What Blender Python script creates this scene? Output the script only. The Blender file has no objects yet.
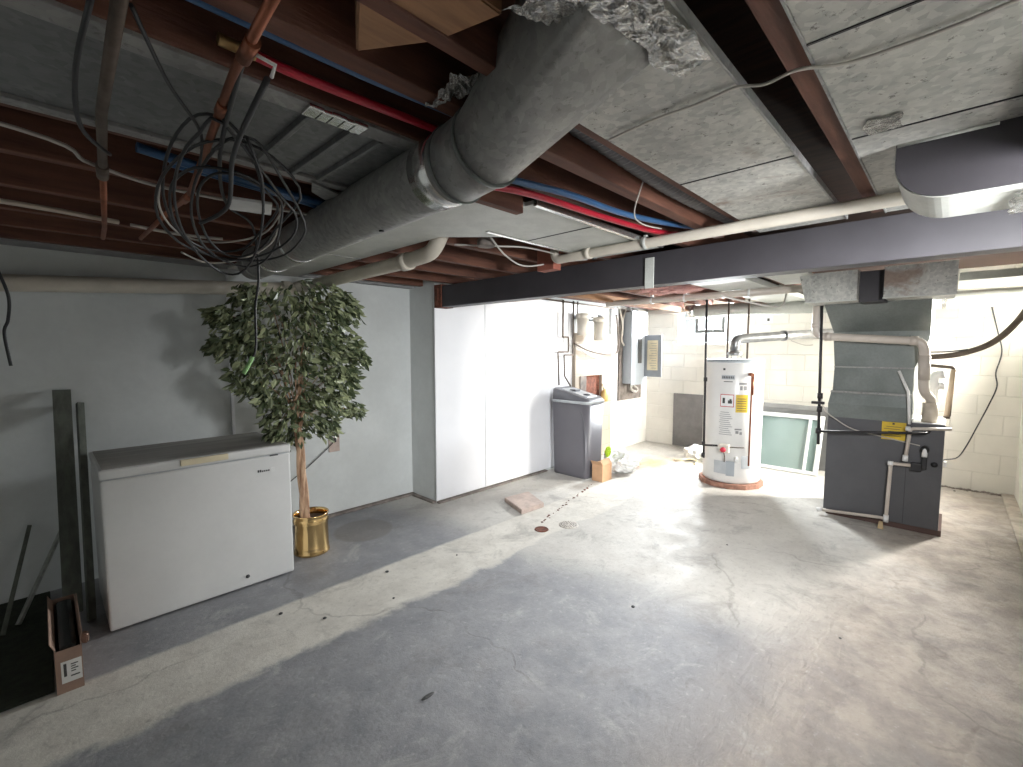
import bpy, bmesh, math, random
from mathutils import Vector, Matrix, noise
random.seed(7)
PI = math.pi
S = bpy.context.scene
C = S.collection

# ------------------------------------------------------------------ materials
def nt_new(name):
    m = bpy.data.materials.new(name); m.use_nodes = True
    t = m.node_tree; t.nodes.clear()
    out = t.nodes.new('ShaderNodeOutputMaterial'); b = t.nodes.new('ShaderNodeBsdfPrincipled')
    t.links.new(b.outputs[0], out.inputs[0])
    return m, t, b, out

class G:
    """tiny node expression helper"""
    def __init__(s, t): s.t = t
    def n(s, kind, **kw):
        x = s.t.nodes.new(kind)
        for k, v in kw.items(): setattr(x, k, v)
        return x
    def put(s, sock, v):
        if isinstance(v, bpy.types.NodeSocket): s.t.links.new(v, sock)
        else: sock.default_value = v
    def math(s, op, a, b=0.0, c=None, clamp=False):
        x = s.n('ShaderNodeMath', operation=op, use_clamp=clamp)
        s.put(x.inputs[0], a); s.put(x.inputs[1], b)
        if c is not None: s.put(x.inputs[2], c)
        return x.outputs[0]
    def coord(s):
        return s.n('ShaderNodeTexCoord').outputs['Object']
    def sep(s, v):
        x = s.n('ShaderNodeSeparateXYZ'); s.put(x.inputs[0], v); return x.outputs
    def comb(s, a, b, c=0.0):
        x = s.n('ShaderNodeCombineXYZ')
        for i, v in enumerate((a, b, c)): s.put(x.inputs[i], v)
        return x.outputs[0]
    def noise(s, vec, scale, detail=4, rough=.55, dist=0.):
        x = s.n('ShaderNodeTexNoise'); s.put(x.inputs['Vector'], vec)
        x.inputs['Scale'].default_value = scale; x.inputs['Detail'].default_value = detail
        x.inputs['Roughness'].default_value = rough; x.inputs['Distortion'].default_value = dist
        return x.outputs[0]
    def ramp(s, v, lo, hi, a=0., b=1.):
        x = s.n('ShaderNodeMapRange', interpolation_type='SMOOTHSTEP')
        s.put(x.inputs[0], v); x.inputs[1].default_value = lo; x.inputs[2].default_value = hi
        x.inputs[3].default_value = a; x.inputs[4].default_value = b
        return x.outputs[0]
    def mix(s, f, a, b, mode='MIX'):
        x = s.n('ShaderNodeMix', data_type='RGBA', blend_type=mode)
        s.put(x.inputs[0], f)
        for i, v in ((6, a), (7, b)):
            if isinstance(v, tuple): v = (*v, 1) if len(v) == 3 else v
            s.put(x.inputs[i], v)
        return x.outputs[2]
    def bump(s, h, strength=.3, dist=.01):
        x = s.n('ShaderNodeBump'); s.put(x.inputs['Height'], h)
        x.inputs['Strength'].default_value = strength; x.inputs['Distance'].default_value = dist
        return x.outputs[0]

def mat(name, col, rough=.6, metal=0., var=.12, scale=6., stretch=(1, 1, 1), bump=0., bscale=60., col2=None, alpha=None, fine=0.):
    m, t, b, out = nt_new(name); g = G(t)
    mp = g.n('ShaderNodeMapping'); t.links.new(g.coord(), mp.inputs[0]); mp.inputs['Scale'].default_value = stretch
    v = mp.outputs[0]
    n = g.noise(v, scale, 5, .6)
    f = g.ramp(n, .3, .7)
    c2 = col2 if col2 else tuple(max(0, x * (1 - var)) for x in col)
    c = g.mix(f, tuple(min(1, x * (1 + var * .5)) for x in col) if not col2 else col, c2)
    if fine:
        c = g.mix(g.ramp(g.noise(v, scale * 14, 3, .7), .35, .65, 0, fine), c, tuple(x * .45 for x in col))
    t.links.new(c, b.inputs['Base Color'])
    b.inputs['Roughness'].default_value = rough; b.inputs['Metallic'].default_value = metal
    if bump: t.links.new(g.bump(g.noise(v, bscale, 4, .6), bump, .004), b.inputs['Normal'])
    return m

M = {}
M['wall_paint'] = mat('grey_white_wall_paint', (.60, .62, .61), .55, var=.10, scale=1.4, bump=.12, bscale=35, fine=.06)
M['panel_white'] = mat('white_wall_panel', (.74, .74, .76), .5, var=.05, scale=1.2)
M['beam'] = mat('dark_grey_beam_paint', (.040, .037, .042), .5, var=.12, scale=5)
M['joist'] = mat('old_joist_wood', (.155, .062, .036), .75, stretch=(1, 9, 9), scale=3, col2=(.085, .032, .02), bump=.3, bscale=20)
M['deck'] = mat('subfloor_boards', (.06, .028, .02), .85, scale=5, stretch=(8, 1, 1), col2=(.03, .015, .012))
M['freshwood'] = mat('newer_lumber', (.36, .19, .09), .7, stretch=(1, 9, 9), scale=3, col2=(.22, .11, .055))
def galv_mat(name, c1, c2, speck, stain, rough, metal):
    m, t, b, out = nt_new(name); g = G(t); pos = g.n('ShaderNodeNewGeometry').outputs['Position']
    vo = g.n('ShaderNodeTexVoronoi'); vo.inputs['Scale'].default_value = 55; t.links.new(pos, vo.inputs['Vector'])
    sp = g.sep(vo.outputs['Color'])
    f = g.math('ADD', g.math('MULTIPLY', sp[0], .55), g.math('MULTIPLY', g.ramp(g.noise(pos, 3.5, 6, .65), .35, .65), .55))
    c = g.mix(f, c1, c2)
    c = g.mix(g.ramp(g.noise(pos, 42, 4, .75), .60, .68, 0, speck), c, (.10, .09, .08))
    c = g.mix(g.ramp(g.noise(pos, 2.1, 5, .6, .8), .60, .70, 0, stain), c, (.23, .15, .11))
    t.links.new(c, b.inputs['Base Color']); b.inputs['Metallic'].default_value = metal
    t.links.new(g.ramp(sp[1], 0, 1, rough - .1, rough + .1), b.inputs['Roughness'])
    t.links.new(g.bump(g.noise(pos, 30, 5, .7), .25, .004), b.inputs['Normal'])
    return m
M['galv'] = galv_mat('galvanized_sheet', (.36, .355, .34), (.22, .22, .215), .45, .25, .5, .3)
M['galv_dark'] = galv_mat('dark_galvanized_sheet', (.23, .235, .23), (.15, .155, .155), .45, .2, .5, .3)  # darker copy of the galvanized sheet, for the left duct
M['galv_dull'] = galv_mat('dull_galvanized_sheet', (.60, .59, .54), (.33, .33, .31), .8, .8, .55, .1)
M['galv_pale'] = mat('pale_sheet_metal', (.56, .57, .53), .5, .1, scale=9, col2=(.48, .49, .455), fine=.15)
M['plenum'] = mat('plenum_sheet_metal', (.215, .235, .225), .42, .25, scale=4, col2=(.155, .175, .165), fine=.2)
M['foil'] = mat('foil_tape', (.80, .80, .78),   .2, .9, scale=30, var=.2, bump=.3, bscale=60)
M['black'] = mat('black_plastic', (.015, .015, .017), .45)
M['blackpipe'] = mat('black_iron_pipe', (.03, .028, .03), .5, .3)
M['cable_grey'] = mat('grey_cable', (.45, .42, .38), .5)
M['pvc'] = mat('white_pvc', (.56, .50, .44), .35, var=.08, scale=5)
M['pvc_tan'] = mat('aged_pvc', (.62, .54, .44), .4, var=.15, scale=8)
M['painted_pipe'] = mat('cream_painted_pipe', (.58, .53, .45), .45, var=.1, scale=6)
M['copper'] = mat('old_copper', (.30, .11, .06), .42, .6, var=.35, scale=8)
M['iron'] = mat('weathered_iron', (.13, .10, .08), .6, .5, var=.3, scale=12)
M['pexb'] = mat('blue_tubing', (.035, .10, .22), .35)
M['pexr'] = mat('red_tubing', (.42, .012, .03), .35)
M['flex'] = mat('dark_flex_duct', (.10, .095, .10), .4, .3)
M['freezer'] = mat('white_enamel', (.66, .66, .65), .35, var=.05, scale=2.5, fine=.03)
M['freezer_top'] = mat('dusty_enamel_top', (.40, .38, .35), .5, scale=3, stretch=(.5, 5, 1), col2=(.25, .235, .22))
M['ivory'] = mat('ivory_plastic', (.66, .58, .40), .45)
M['bark'] = mat('tan_bark', (.56, .38, .25), .8, scale=12, stretch=(3, 3, .6), col2=(.26, .14, .08), bump=.5, bscale=30)
M['soil'] = mat('potting_soil', (.08, .045, .03), .95, bump=1, bscale=60)
M['brass'] = mat('polished_brass', (.80, .56, .26), .14, 1., var=.12, scale=4)
M['softener'] = mat('grey_softener_plastic', (.125, .12, .135), .42, var=.04)
M['softener_lid'] = mat('dark_softener_lid', (.11, .11, .125), .42)
M['lightgrey'] = mat('light_grey_plastic', (.42, .44, .46), .4)
M['white'] = mat('white_enamel_tank', (.70, .69, .67), .32, var=.04)
M['whiteplastic'] = mat('white_plastic', (.75, .75, .74), .4)
M['offwhite'] = mat('cream_plastic', (.66, .61, .53), .4)
M['flue'] = mat('flue_metal', (.30, .30, .30), .35, .7, var=.2, scale=14)
M['yellow'] = mat('yellow_sticker', (.62, .43, .03), .5)
M['red'] = mat('red_knob', (.55, .02, .05), .4)
M['ink'] = mat('dark_print', (.05, .05, .05), .6)
M['redink'] = mat('red_print', (.5, .05, .05), .6)
M['furnace'] = mat('charcoal_furnace_paint', (.088, .088, .095), .45, var=.08, scale=6, fine=.08)
M['cardboard'] = mat('cardboard', (.50, .30, .17), .8, var=.12, scale=8)
M['cardboard_dim'] = mat('brown_cardboard', (.30, .195, .15), .8, var=.15, scale=8)
M['brick'] = mat('reddish_brick', (.33, .17, .12), .85, var=.35, scale=14, bump=.5, bscale=50)
M['paver'] = mat('rosy_stone_paver', (.50, .40, .35), .85, var=.2, scale=12, bump=.4, bscale=60)
M['rust'] = mat('rusty_iron', (.14, .045, .025), .9, var=.5, scale=30, bump=.8, bscale=80)
M['grate'] = mat('painted_drain_cover', (.50, .46, .41), .6, var=.3, scale=40)
M['chimney'] = mat('tan_block', (.56, .46, .36), .85, var=.15, scale=8, bump=.4, bscale=40)
M['plywood'] = mat('stained_backboard', (.20, .17, .15), .8, var=.4, scale=10)
M['panelgrey'] = mat('electrical_box_grey', (.36, .39, .42), .4, .2, var=.05)
M['doorgrey'] = mat('electrical_door_grey', (.24, .26, .285), .4, .2, var=.05)
M['slate'] = mat('slate_grey_board', (.20, .19, .19), .6, var=.15, scale=7)
M['insul'] = mat('pink_insulation', (.72, .42, .38), .95, var=.2, scale=20, bump=1, bscale=40)
M['plank'] = mat('weathered_plank', (.13, .14, .115), .7, stretch=(5, 5, .6), scale=5, col2=(.08, .085, .07))
M['strip'] = mat('silvery_strip', (.42, .43, .40), .3, .6, var=.3, scale=20)
M['mat_green'] = mat('shadowed_green_floor_mat', (.020, .025, .014), .95, var=.4, scale=25, bump=.6, bscale=120)
M['frame'] = mat('white_window_frame', (.66, .68, .68), .4)
M['steelframe'] = mat('grey_steel_sash', (.10, .105, .105), .45, .3)
M['boardtop'] = mat('dusty_grey_ledge', (.27, .27, .27), .7, var=.15, scale=5)
M['bag'] = mat('glossy_white_bag', (.78, .78, .76), .3)
M['baggreen'] = mat('lime_print', (.45, .65, .03), .4)
M['cord_end'] = mat('pale_green_tape', (.30, .55, .22), .5)
M['inner_shade'] = mat('carton_inner_black', (.01, .011, .01), .25)  # black for the painted shade inside the long carton

# glass
def glass_mat(name, tint, rough=.05, op=.25):
    m, t, b, out = nt_new(name)
    b.inputs['Base Color'].default_value = (*tint, 1); b.inputs['Roughness'].default_value = rough
    tr = t.nodes.new('ShaderNodeBsdfTransparent'); tr.inputs[0].default_value = (.96, .98, .98, 1)
    mx = t.nodes.new('ShaderNodeMixShader'); mx.inputs[0].default_value = op
    t.links.new(tr.outputs[0], mx.inputs[1]); t.links.new(b.outputs[0], mx.inputs[2]); t.links.new(mx.outputs[0], out.inputs[0])
    return m
M['glass'] = glass_mat('clear_window_glass', (.8, .85, .85), .03, .08)
M['glass_teal'] = glass_mat('pale_teal_glass', (.24, .33, .315), .12, .75)

# block wall: painted concrete block, running bond
def block_mat(name, axis, col, off=(0., 0.)):
    m, t, b, out = nt_new(name); g = G(t)
    geo = g.n('ShaderNodeNewGeometry'); p = g.sep(geo.outputs['Position'])
    u = p[1] if axis == 'Y' else p[0]
    v = g.comb(g.math('ADD', u, off[0]), g.math('ADD', p[2], off[1]))
    br = g.n('ShaderNodeTexBrick', offset=.5); t.links.new(v, br.inputs['Vector'])
    br.inputs['Scale'].default_value = 1; br.inputs['Brick Width'].default_value = .406; br.inputs['Row Height'].default_value = .21
    br.inputs['Mortar Size'].default_value = .006; br.inputs['Mortar Smooth'].default_value = .6
    n = g.noise(geo.outputs['Position'], 2.2, 5, .6)
    c = g.mix(g.ramp(n, .3, .7), col, tuple(x * .90 for x in col))
    c = g.mix(g.math('MULTIPLY', br.outputs['Fac'], .22), c, tuple(x * .62 for x in col))
    t.links.new(c, b.inputs['Base Color']); b.inputs['Roughness'].default_value = .6
    h = g.math('SUBTRACT', g.math('MULTIPLY', g.noise(geo.outputs['Position'], 60, 3), .25), br.outputs['Fac'])
    t.links.new(g.bump(h, .7, .006), b.inputs['Normal'])
    return m
M['block'] = block_mat('cream_painted_block', 'Y', (.70, .67, .61), (.43, 0))
M['block_side'] = block_mat('cream_painted_block_side', 'X', (.70, .67, .62))

# concrete floor
def floor_mat():
    m, t, b, out = nt_new('worn_painted_concrete'); g = G(t)
    pos = g.n('ShaderNodeNewGeometry').outputs['Position']
    p = g.sep(pos)
    n1 = g.noise(pos, 1.1, 6, .62, .4); n2 = g.noise(pos, 5, 6, .65, .3); n3 = g.noise(pos, 28, 5, .7)
    warp = g.math('MULTIPLY', g.math('SUBTRACT', n1, .5), .55)
    X = g.math('ADD', p[0], warp); Y = g.math('ADD', p[1], g.math('MULTIPLY', g.math('SUBTRACT', g.noise(pos, .9, 3), .5), .30))
    paint = g.mix(g.ramp(n2, .3, .7), (.20, .205, .22), (.29, .29, .30))
    pale_col = g.mix(g.ramp(n2, .3, .72), (.64, .61, .55), (.52, .49, .44))
    warm = g.mix(g.ramp(n2, .35, .65), (.42, .36, .30), (.27, .23, .20))
    # paler strip running along X past the freezer
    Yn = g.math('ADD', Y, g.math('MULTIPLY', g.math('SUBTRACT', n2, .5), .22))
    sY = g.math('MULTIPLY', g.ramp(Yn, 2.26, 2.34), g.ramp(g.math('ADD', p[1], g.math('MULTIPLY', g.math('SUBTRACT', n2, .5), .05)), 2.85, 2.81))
    # far half paler: reach of the window light put into the floor colour
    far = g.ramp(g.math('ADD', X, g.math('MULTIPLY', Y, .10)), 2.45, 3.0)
    col = g.mix(g.math('MAXIMUM', g.math('MULTIPLY', sY, .95), g.math('MULTIPLY', far, .65)), paint, pale_col)
    # brown flaked concrete towards the right wall
    rt = g.math('MULTIPLY', g.ramp(g.math('ADD', Y, g.math('MULTIPLY', X, .12)), 1.15, .55), g.ramp(n1, .30, .5, .55, 1.))
    col = g.mix(g.math('MULTIPLY', rt, .8), col, warm)
    # mottling and scuffs
    col = g.mix(g.ramp(n3, .52, .74, 0, .34), col, (.13, .12, .115))
    col = g.mix(g.ramp(n3, .44, .26, 0, .3), col, (.62, .60, .57))
    n4 = g.noise(pos, 2.6, 8, .72, .6)
    col = g.mix(g.ramp(n4, .52, .66, 0, .38), col, (.16, .15, .145))
    col = g.mix(g.ramp(n4, .44, .30, 0, .30), col, (.60, .58, .55))
    # orange rust stain by the softener
    dx = g.math('SUBTRACT', p[0], 5.75); dy = g.math('SUBTRACT', p[1], 2.85)
    d = g.math('SQRT', g.math('ADD', g.math('MULTIPLY', dx, dx), g.math('MULTIPLY', g.math('MULTIPLY', dy, dy), 2.5)))
    col = g.mix(g.math('MULTIPLY', g.ramp(g.math('ADD', d, g.math('MULTIPLY', g.math('SUBTRACT', n2, .5), .9)), .55, .1), .75), col, (.50, .23, .09))
    # damp dark stain beside the pot
    dx = g.math('SUBTRACT', p[0], 1.85); dy = g.math('SUBTRACT', p[1], 3.55)
    d = g.math('SQRT', g.math('ADD', g.math('MULTIPLY', dx, dx), g.math('MULTIPLY', dy, dy)))
    col = g.mix(g.math('MULTIPLY', g.ramp(d, .26, .22), .45), col, (.15, .13, .11))
    # cracks
    vo = g.n('ShaderNodeTexVoronoi', feature='DISTANCE_TO_EDGE'); vo.inputs['Scale'].default_value = .62
    wv = g.n('ShaderNodeVectorMath', operation='ADD'); t.links.new(pos, wv.inputs[0])
    nc = g.n('ShaderNodeTexNoise'); nc.inputs['Scale'].default_value = 3.; nc.inputs['Detail'].default_value = 6; t.links.new(pos, nc.inputs['Vector'])
    sc = g.n('ShaderNodeVectorMath', operation='SCALE'); t.links.new(nc.outputs['Color'], sc.inputs[0]); sc.inputs[3].default_value = .35
    t.links.new(sc.outputs[0], wv.inputs[1]); t.links.new(wv.outputs[0], vo.inputs['Vector'])
    crack = g.math('MULTIPLY', g.ramp(vo.outputs['Distance'], .008, .002), g.ramp(n1, .46, .56))
    col = g.mix(g.math('MULTIPLY', crack, .25), col, (.07, .06, .05))
    t.links.new(col, b.inputs['Base Color'])
    r = g.math('ADD', g.ramp(n2, .3, .7, .50, .72), g.math('MULTIPLY', rt, .02))
    t.links.new(r, b.inputs['Roughness'])
    # flaky relief, strongest on the brown side
    fl = g.noise(g.comb(g.math('MULTIPLY', p[0], 1.), g.math('MULTIPLY', p[1], 2.2), p[2]), 7, 7, .66, .35)
    h = g.math('ADD', g.math('MULTIPLY', fl, g.math('ADD', g.math('MULTIPLY', g.ramp(p[1], 1.3, .1), 2.2), .4)), g.math('MULTIPLY', n3, .22))
    h = g.math('SUBTRACT', h, g.math('MULTIPLY', crack, .06))
    t.links.new(g.bump(h, .38, .025), b.inputs['Normal'])
    return m
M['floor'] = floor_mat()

def leaf_mat():
    m, t, b, out = nt_new('glossy_green_leaves'); g = G(t)
    oi = g.n('ShaderNodeAttribute', attribute_name='tone')
    c = g.mix(oi.outputs['Fac'], (.05, .072, .032), (.40, .44, .25))
    t.links.new(c, b.inputs['Base Color']); b.inputs['Roughness'].default_value = .35
    return m
M['leaf'] = leaf_mat()

# ------------------------------------------------------------------ geometry helpers
def new(): return bmesh.new()
def box(bm, lo, hi, bevel=0., seg=2):
    r = bmesh.ops.create_cube(bm, size=1.)
    vs = r['verts']
    for v in vs:
        v.co = Vector([lo[i] + (v.co[i] + .5) * (hi[i] - lo[i]) for i in range(3)])
    if bevel:
        es = list({e for v in vs for e in v.link_edges})
        bmesh.ops.bevel(bm, geom=es, offset=bevel, segments=seg, affect='EDGES', profile=.6)
    return bm
def smooth_path(pts, n=8):
    P = [Vector(p) for p in pts]; out = []
    for i in range(len(P) - 1):
        a = P[max(i - 1, 0)]; b = P[i]; c = P[i + 1]; d = P[min(i + 2, len(P) - 1)]
        for k in range(n):
            t = k / n
            out.append(.5 * ((2 * b) + (-a + c) * t + (2 * a - 5 * b + 4 * c - d) * t * t + (-a + 3 * b - 3 * c + d) * t ** 3))
    out.append(P[-1]); return out
def fillet(pts, r, n=6):
    P = [Vector(p) for p in pts]; out = [P[0]]
    for i in range(1, len(P) - 1):
        a = (P[i - 1] - P[i]); c = (P[i + 1] - P[i]); d = min(r, a.length * .48, c.length * .48)
        a = P[i] + a.normalized() * d; c = P[i] + c.normalized() * d
        for k in range(n + 1):
            t = k / n; out.append(a * (1 - t) ** 2 + P[i] * 2 * t * (1 - t) + c * t * t)
    out.append(P[-1]); return out
def tube(bm, path, r, seg=12, caps=True, ry=None):
    P = [Vector(p) for p in path]
    rad = r if callable(r) else (lambda t: r)
    T = (P[1] - P[0]).normalized()
    N = T.orthogonal().normalized()
    if ry is not None and abs(T.z) < .9: N = Vector((0, 0, 1)).cross(T).normalized()
    rings = []
    for i, p in enumerate(P):
        if i == 0: t = P[1] - P[0]
        elif i == len(P) - 1: t = P[-1] - P[-2]
        else: t = (P[i + 1] - P[i]).normalized() + (P[i] - P[i - 1]).normalized()
        if t.length < 1e-9: t = T.copy()
        t.normalize()
        N = (N - t * N.dot(t)).normalized(); B = t.cross(N)
        k = rad(i / (len(P) - 1)); kb = k if ry is None else k * ry
        rings.append([bm.verts.new(p + N * math.cos(2 * PI * j / seg) * k + B * math.sin(2 * PI * j / seg) * kb) for j in range(seg)])
    for a, b in zip(rings, rings[1:]):
        for j in range(seg): 
            f = bm.faces.new((a[j], a[(j + 1) % seg], b[(j + 1) % seg], b[j])); f.smooth = True
    if caps:
        bm.faces.new(rings[0][::-1]); bm.faces.new(rings[-1])
    return bm
def lathe(bm, prof, c, seg=32, axis='Z', caps=True):
    rings = []
    for r, h in prof:
        ring = []
        for j in range(seg):
            a = 2 * PI * j / seg; x, y = r * math.cos(a), r * math.sin(a)
            v = {'Z': (x, y, h), 'X': (h, x, y), 'Y': (x, h, y)}[axis]
            ring.append(bm.verts.new(Vector(c) + Vector(v)))
        rings.append(ring)
    for a, b in zip(rings, rings[1:]):
        for j in range(seg):
            f = bm.faces.new((a[j], a[(j + 1) % seg], b[(j + 1) % seg], b[j])); f.smooth = True
    if caps:
        for rg in (rings[0], rings[-1]):
            try: bm.faces.new(rg)
            except ValueError: pass
    return bm
def prism(bm, poly, axis, a, b, bevel=0.):
    """poly of 2D points extruded along axis between a and b"""
    def mk(p, h):
        return {'X': (h, p[0], p[1]), 'Y': (p[0], h, p[1]), 'Z': (p[0], p[1], h)}[axis]
    A = [bm.verts.new(mk(p, a)) for p in poly]; B = [bm.verts.new(mk(p, b)) for p in poly]
    fs = [bm.faces.new(A[::-1]), bm.faces.new(B)]
    n = len(poly)
    for i in range(n): fs.append(bm.faces.new((A[i], A[(i + 1) % n], B[(i + 1) % n], B[i])))
    if bevel:
        bmesh.ops.bevel(bm, geom=list({e for f in fs for e in f.edges}), offset=bevel, segments=2, affect='EDGES')
    return bm
def loft(bm, loops, caps=True, smooth=False):
    R = [[bm.verts.new(p) for p in l] for l in loops]; n = len(R[0])
    for a, b in zip(R, R[1:]):
        for j in range(n):
            f = bm.faces.new((a[j], a[(j + 1) % n], b[(j + 1) % n], b[j])); f.smooth = smooth
    if caps: bm.faces.new(R[0][::-1]); bm.faces.new(R[-1])
    return bm
def xform(bm, mtx):
    bmesh.ops.transform(bm, matrix=mtx, verts=bm.verts); return bm

def worldloc(o):
    v = Vector((0, 0, 0))
    while o: v += o.location; o = o.parent
    return v
def obj(name, bm, m, parent=None, label=None):
    bmesh.ops.recalc_face_normals(bm, faces=bm.faces)
    me = bpy.data.meshes.new(name)
    if parent is None:
        xs = [v.co for v in bm.verts]
        o0 = Vector(((min(c.x for c in xs) + max(c.x for c in xs)) / 2, (min(c.y for c in xs) + max(c.y for c in xs)) / 2, min(c.z for c in xs)))
    else: o0 = worldloc(parent)
    for v in bm.verts: v.co -= o0
    bm.to_mesh(me); bm.free()
    me.materials.append(M[m] if isinstance(m, str) else m)
    o = bpy.data.objects.new(name, me); C.objects.link(o)
    if parent is None: o.location = o0
    else: o.parent = parent
    if label: o['label'] = label
    return o
def thing(name, label, cat, loc, group=None):
    o = bpy.data.objects.new(name, None); C.objects.link(o); o.location = loc
    o.empty_display_size = .1
    o['label'] = label; o['category'] = cat
    if group: o['group'] = group
    return o
def tag(o, label, cat, group=None):
    o['label'] = label; o['category'] = cat
    if group: o['group'] = group
    return o
def struct(name, bm, m):
    o = obj(name, bm, m); o['kind'] = 'structure'; return o

# ------------------------------------------------------------------ the setting
XB, YL, YR = 7.03, 4.08, -.55          # back wall, left wall, right wall
XN = -1.6                              # the room goes on behind the camera
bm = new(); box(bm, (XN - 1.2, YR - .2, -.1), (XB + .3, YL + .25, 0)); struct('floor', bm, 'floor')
bm = new(); box(bm, (XN - 1.2, YR - .2, 2.42), (XB + .3, YL + .25, 2.50)); struct('ceiling', bm, 'deck')
# left wall: flat near part, then a thicker panelled part starting at the corner
bm = new(); box(bm, (XN - 1.2, YL, 0), (2.70, YL + .2, 2.42)); struct('wall_left', bm, 'wall_paint')
bm = new(); box(bm, (2.70, 3.655, 0), (XB, YL + .2, 2.42)); struct('wall_left_far', bm, 'wall_paint')
# back wall with window opening 1
W1 = (2.17, 3.13, 1.62, 2.19)
bm = new()
box(bm, (XB, YR - .2, 0), (XB + .2, W1[0], 2.42)); box(bm, (XB, W1[1], 0), (XB + .2, YL + .2, 2.42))
box(bm, (XB, W1[0], 0), (XB + .2, W1[1], W1[2])); box(bm, (XB, W1[0], W1[3]), (XB + .2, W1[1], 2.42))
struct('wall_back', bm, 'block')
# right wall with window opening 2 next to the far corner
W2 = (6.05, 6.93, 1.53, 2.06)
bm = new()
W3 = (1.25, 2.15, 1.50, 2.06)        # a third window in the right wall, beside the photographer
for W_ in (W3,):
    box(bm, (XN - 1.2, YR - .2, 0), (W_[0], YR, 2.42)); box(bm, (W_[1], YR - .2, 0), (W2[0], YR, 2.42))
    box(bm, (W_[0], YR - .2, 0), (W_[1], YR, W_[2])); box(bm, (W_[0], YR - .2, W_[3]), (W_[1], YR, 2.42))
box(bm, (W2[1], YR - .2, 0), (XB, YR, 2.42))
box(bm, (W2[0], YR - .2, 0), (W2[1], YR, W2[2])); box(bm, (W2[0], YR - .2, W2[3]), (W2[1], YR, 2.42))
struct('wall_right', bm, 'block_side')
bm = new(); box(bm, (XN - .2, YR - .2, 0), (XN, YL + .2, 2.42)); struct('wall_near', bm, 'wall_paint')
# low footing kerb along the right wall
bm = new(); box(bm, (4.4, YR, 0), (XB, -.455, .022), .006); struct('trim_1', bm, mat('kerb_concrete', (.46, .41, .35), .85, var=.3, scale=7, bump=.5, bscale=30))
# panels and seams on the left wall
bm = new(); box(bm, (2.692, 3.64, .03), (3.352, 3.656, 2.16), .002); box(bm, (3.362, 3.64, .03), (4.93, 3.656, 2.16), .002)
struct('trim_2', bm, 'panel_white')
bm = new(); box(bm, (1.03, 4.066, .05), (1.052, 4.082, 2.15), .003); struct('trim_3', bm, 'panel_white')
bm = new(); box(bm, (1.5, 4.03, 0), (2.70, 4.082, .022), .004); box(bm, (2.655, 3.66, 0), (2.70, 4.05, .02), .004)
box(bm, (2.70, 3.61, 0), (4.4, 3.66, .018), .004); struct('baseboard_left', bm, 'plywood')
bm = new(); box(bm, (XN, 3.90, 2.165), (1.1, YL, 2.235), .006); box(bm, (1.1, 3.97, 2.165), (2.7, YL, 2.2), .004)
struct('trim_4', bm, 'boardtop')
# white vertical board between chimney and electrical board
bm = new(); box(bm, (5.87, 3.615, 0), (6.05, 3.656, 2.15), .004); struct('trim_5', bm, 'panel_white')
bm = new(); box(bm, (6.08, 3.64, .0), (XB, 3.656, 2.18)); struct('trim_6', bm, 'block_side')

def window(n, lo, hi, axis):
    """axis 'X': opening in a plane of constant X; lo/hi are the opening box"""
    root = bpy.data.objects.new('window_%d' % n, None); C.objects.link(root); root['kind'] = 'structure'
    root.location = ((lo[0] + hi[0]) / 2, (lo[1] + hi[1]) / 2, lo[2])
    f = new(); w = .035
    i = 1 if axis == 'X' else 0
    def bar(a0, a1, z0, z1, d0=0, d1=1):
        L = list(lo); H = list(hi); L[i] = a0; H[i] = a1; L[2] = z0; H[2] = z1; box(f, L, H, .003)
    bar(lo[i], lo[i] + w, lo[2], hi[2]); bar(hi[i] - w, hi[i], lo[2], hi[2])
    bar(lo[i] + w, hi[i] - w, lo[2], lo[2] + w); bar(lo[i] + w, hi[i] - w, hi[2] - w, hi[2])
    mid = (lo[i] + hi[i]) / 2
    bar(mid - .012, mid + .012, lo[2] + w, hi[2] - w)
    obj('window_frame', f, 'frame', root)
    g_ = new(); L = list(lo); H = list(hi); j = 1 - i
    L[i] += w; H[i] -= w; L[2] += w; H[2] -= w; c = (L[j] + H[j]) / 2; L[j] = c - .003; H[j] = c + .003
    box(g_, L, H); obj('window_pane', g_, 'glass', root)
    return root
w1 = window(1, (XB + .10, W1[0], W1[2]), (XB + .15, W1[1], W1[3]), 'X')
# grey vent sash in the right part of the window
bm = new()
for a in ((2.43, 2.87, 2.015, 2.065), (2.43, 2.87, 1.79, 1.84), (2.82, 2.87, 1.84, 2.015), (2.43, 2.48, 1.84, 2.015)):
    box(bm, (XB + .03, a[0], a[2]), (XB + .075, a[1], a[3]), .004)
obj('vent_sash', bm, 'steelframe', w1)
w3 = window(3, (W3[0], YR - .15, W3[2]), (W3[1], YR - .10, W3[3]), 'Y')
w2 = window(2, (W2[0], YR - .15, W2[2]), (W2[1], YR - .10, W2[3]), 'Y')

# ------------------------------------------------------------------ beam and joists
t = thing('support_beam', 'long dark grey painted support beam crossing the room under the joists', 'beam', (2.76, 1.6, 1.95))
bm = new(); box(bm, (2.70, YR, 1.95), (2.83, 3.60, 2.15), .004); obj('beam_body', bm, 'beam', t)
bm = new(); box(bm, (2.690, 3.53, 1.945), (2.84, 3.645, 2.165), .008); box(bm, (2.683, 3.575, 1.97), (2.70, 3.62, 2.13), .004); obj('end_bracket', bm, 'rust', t)

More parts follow.
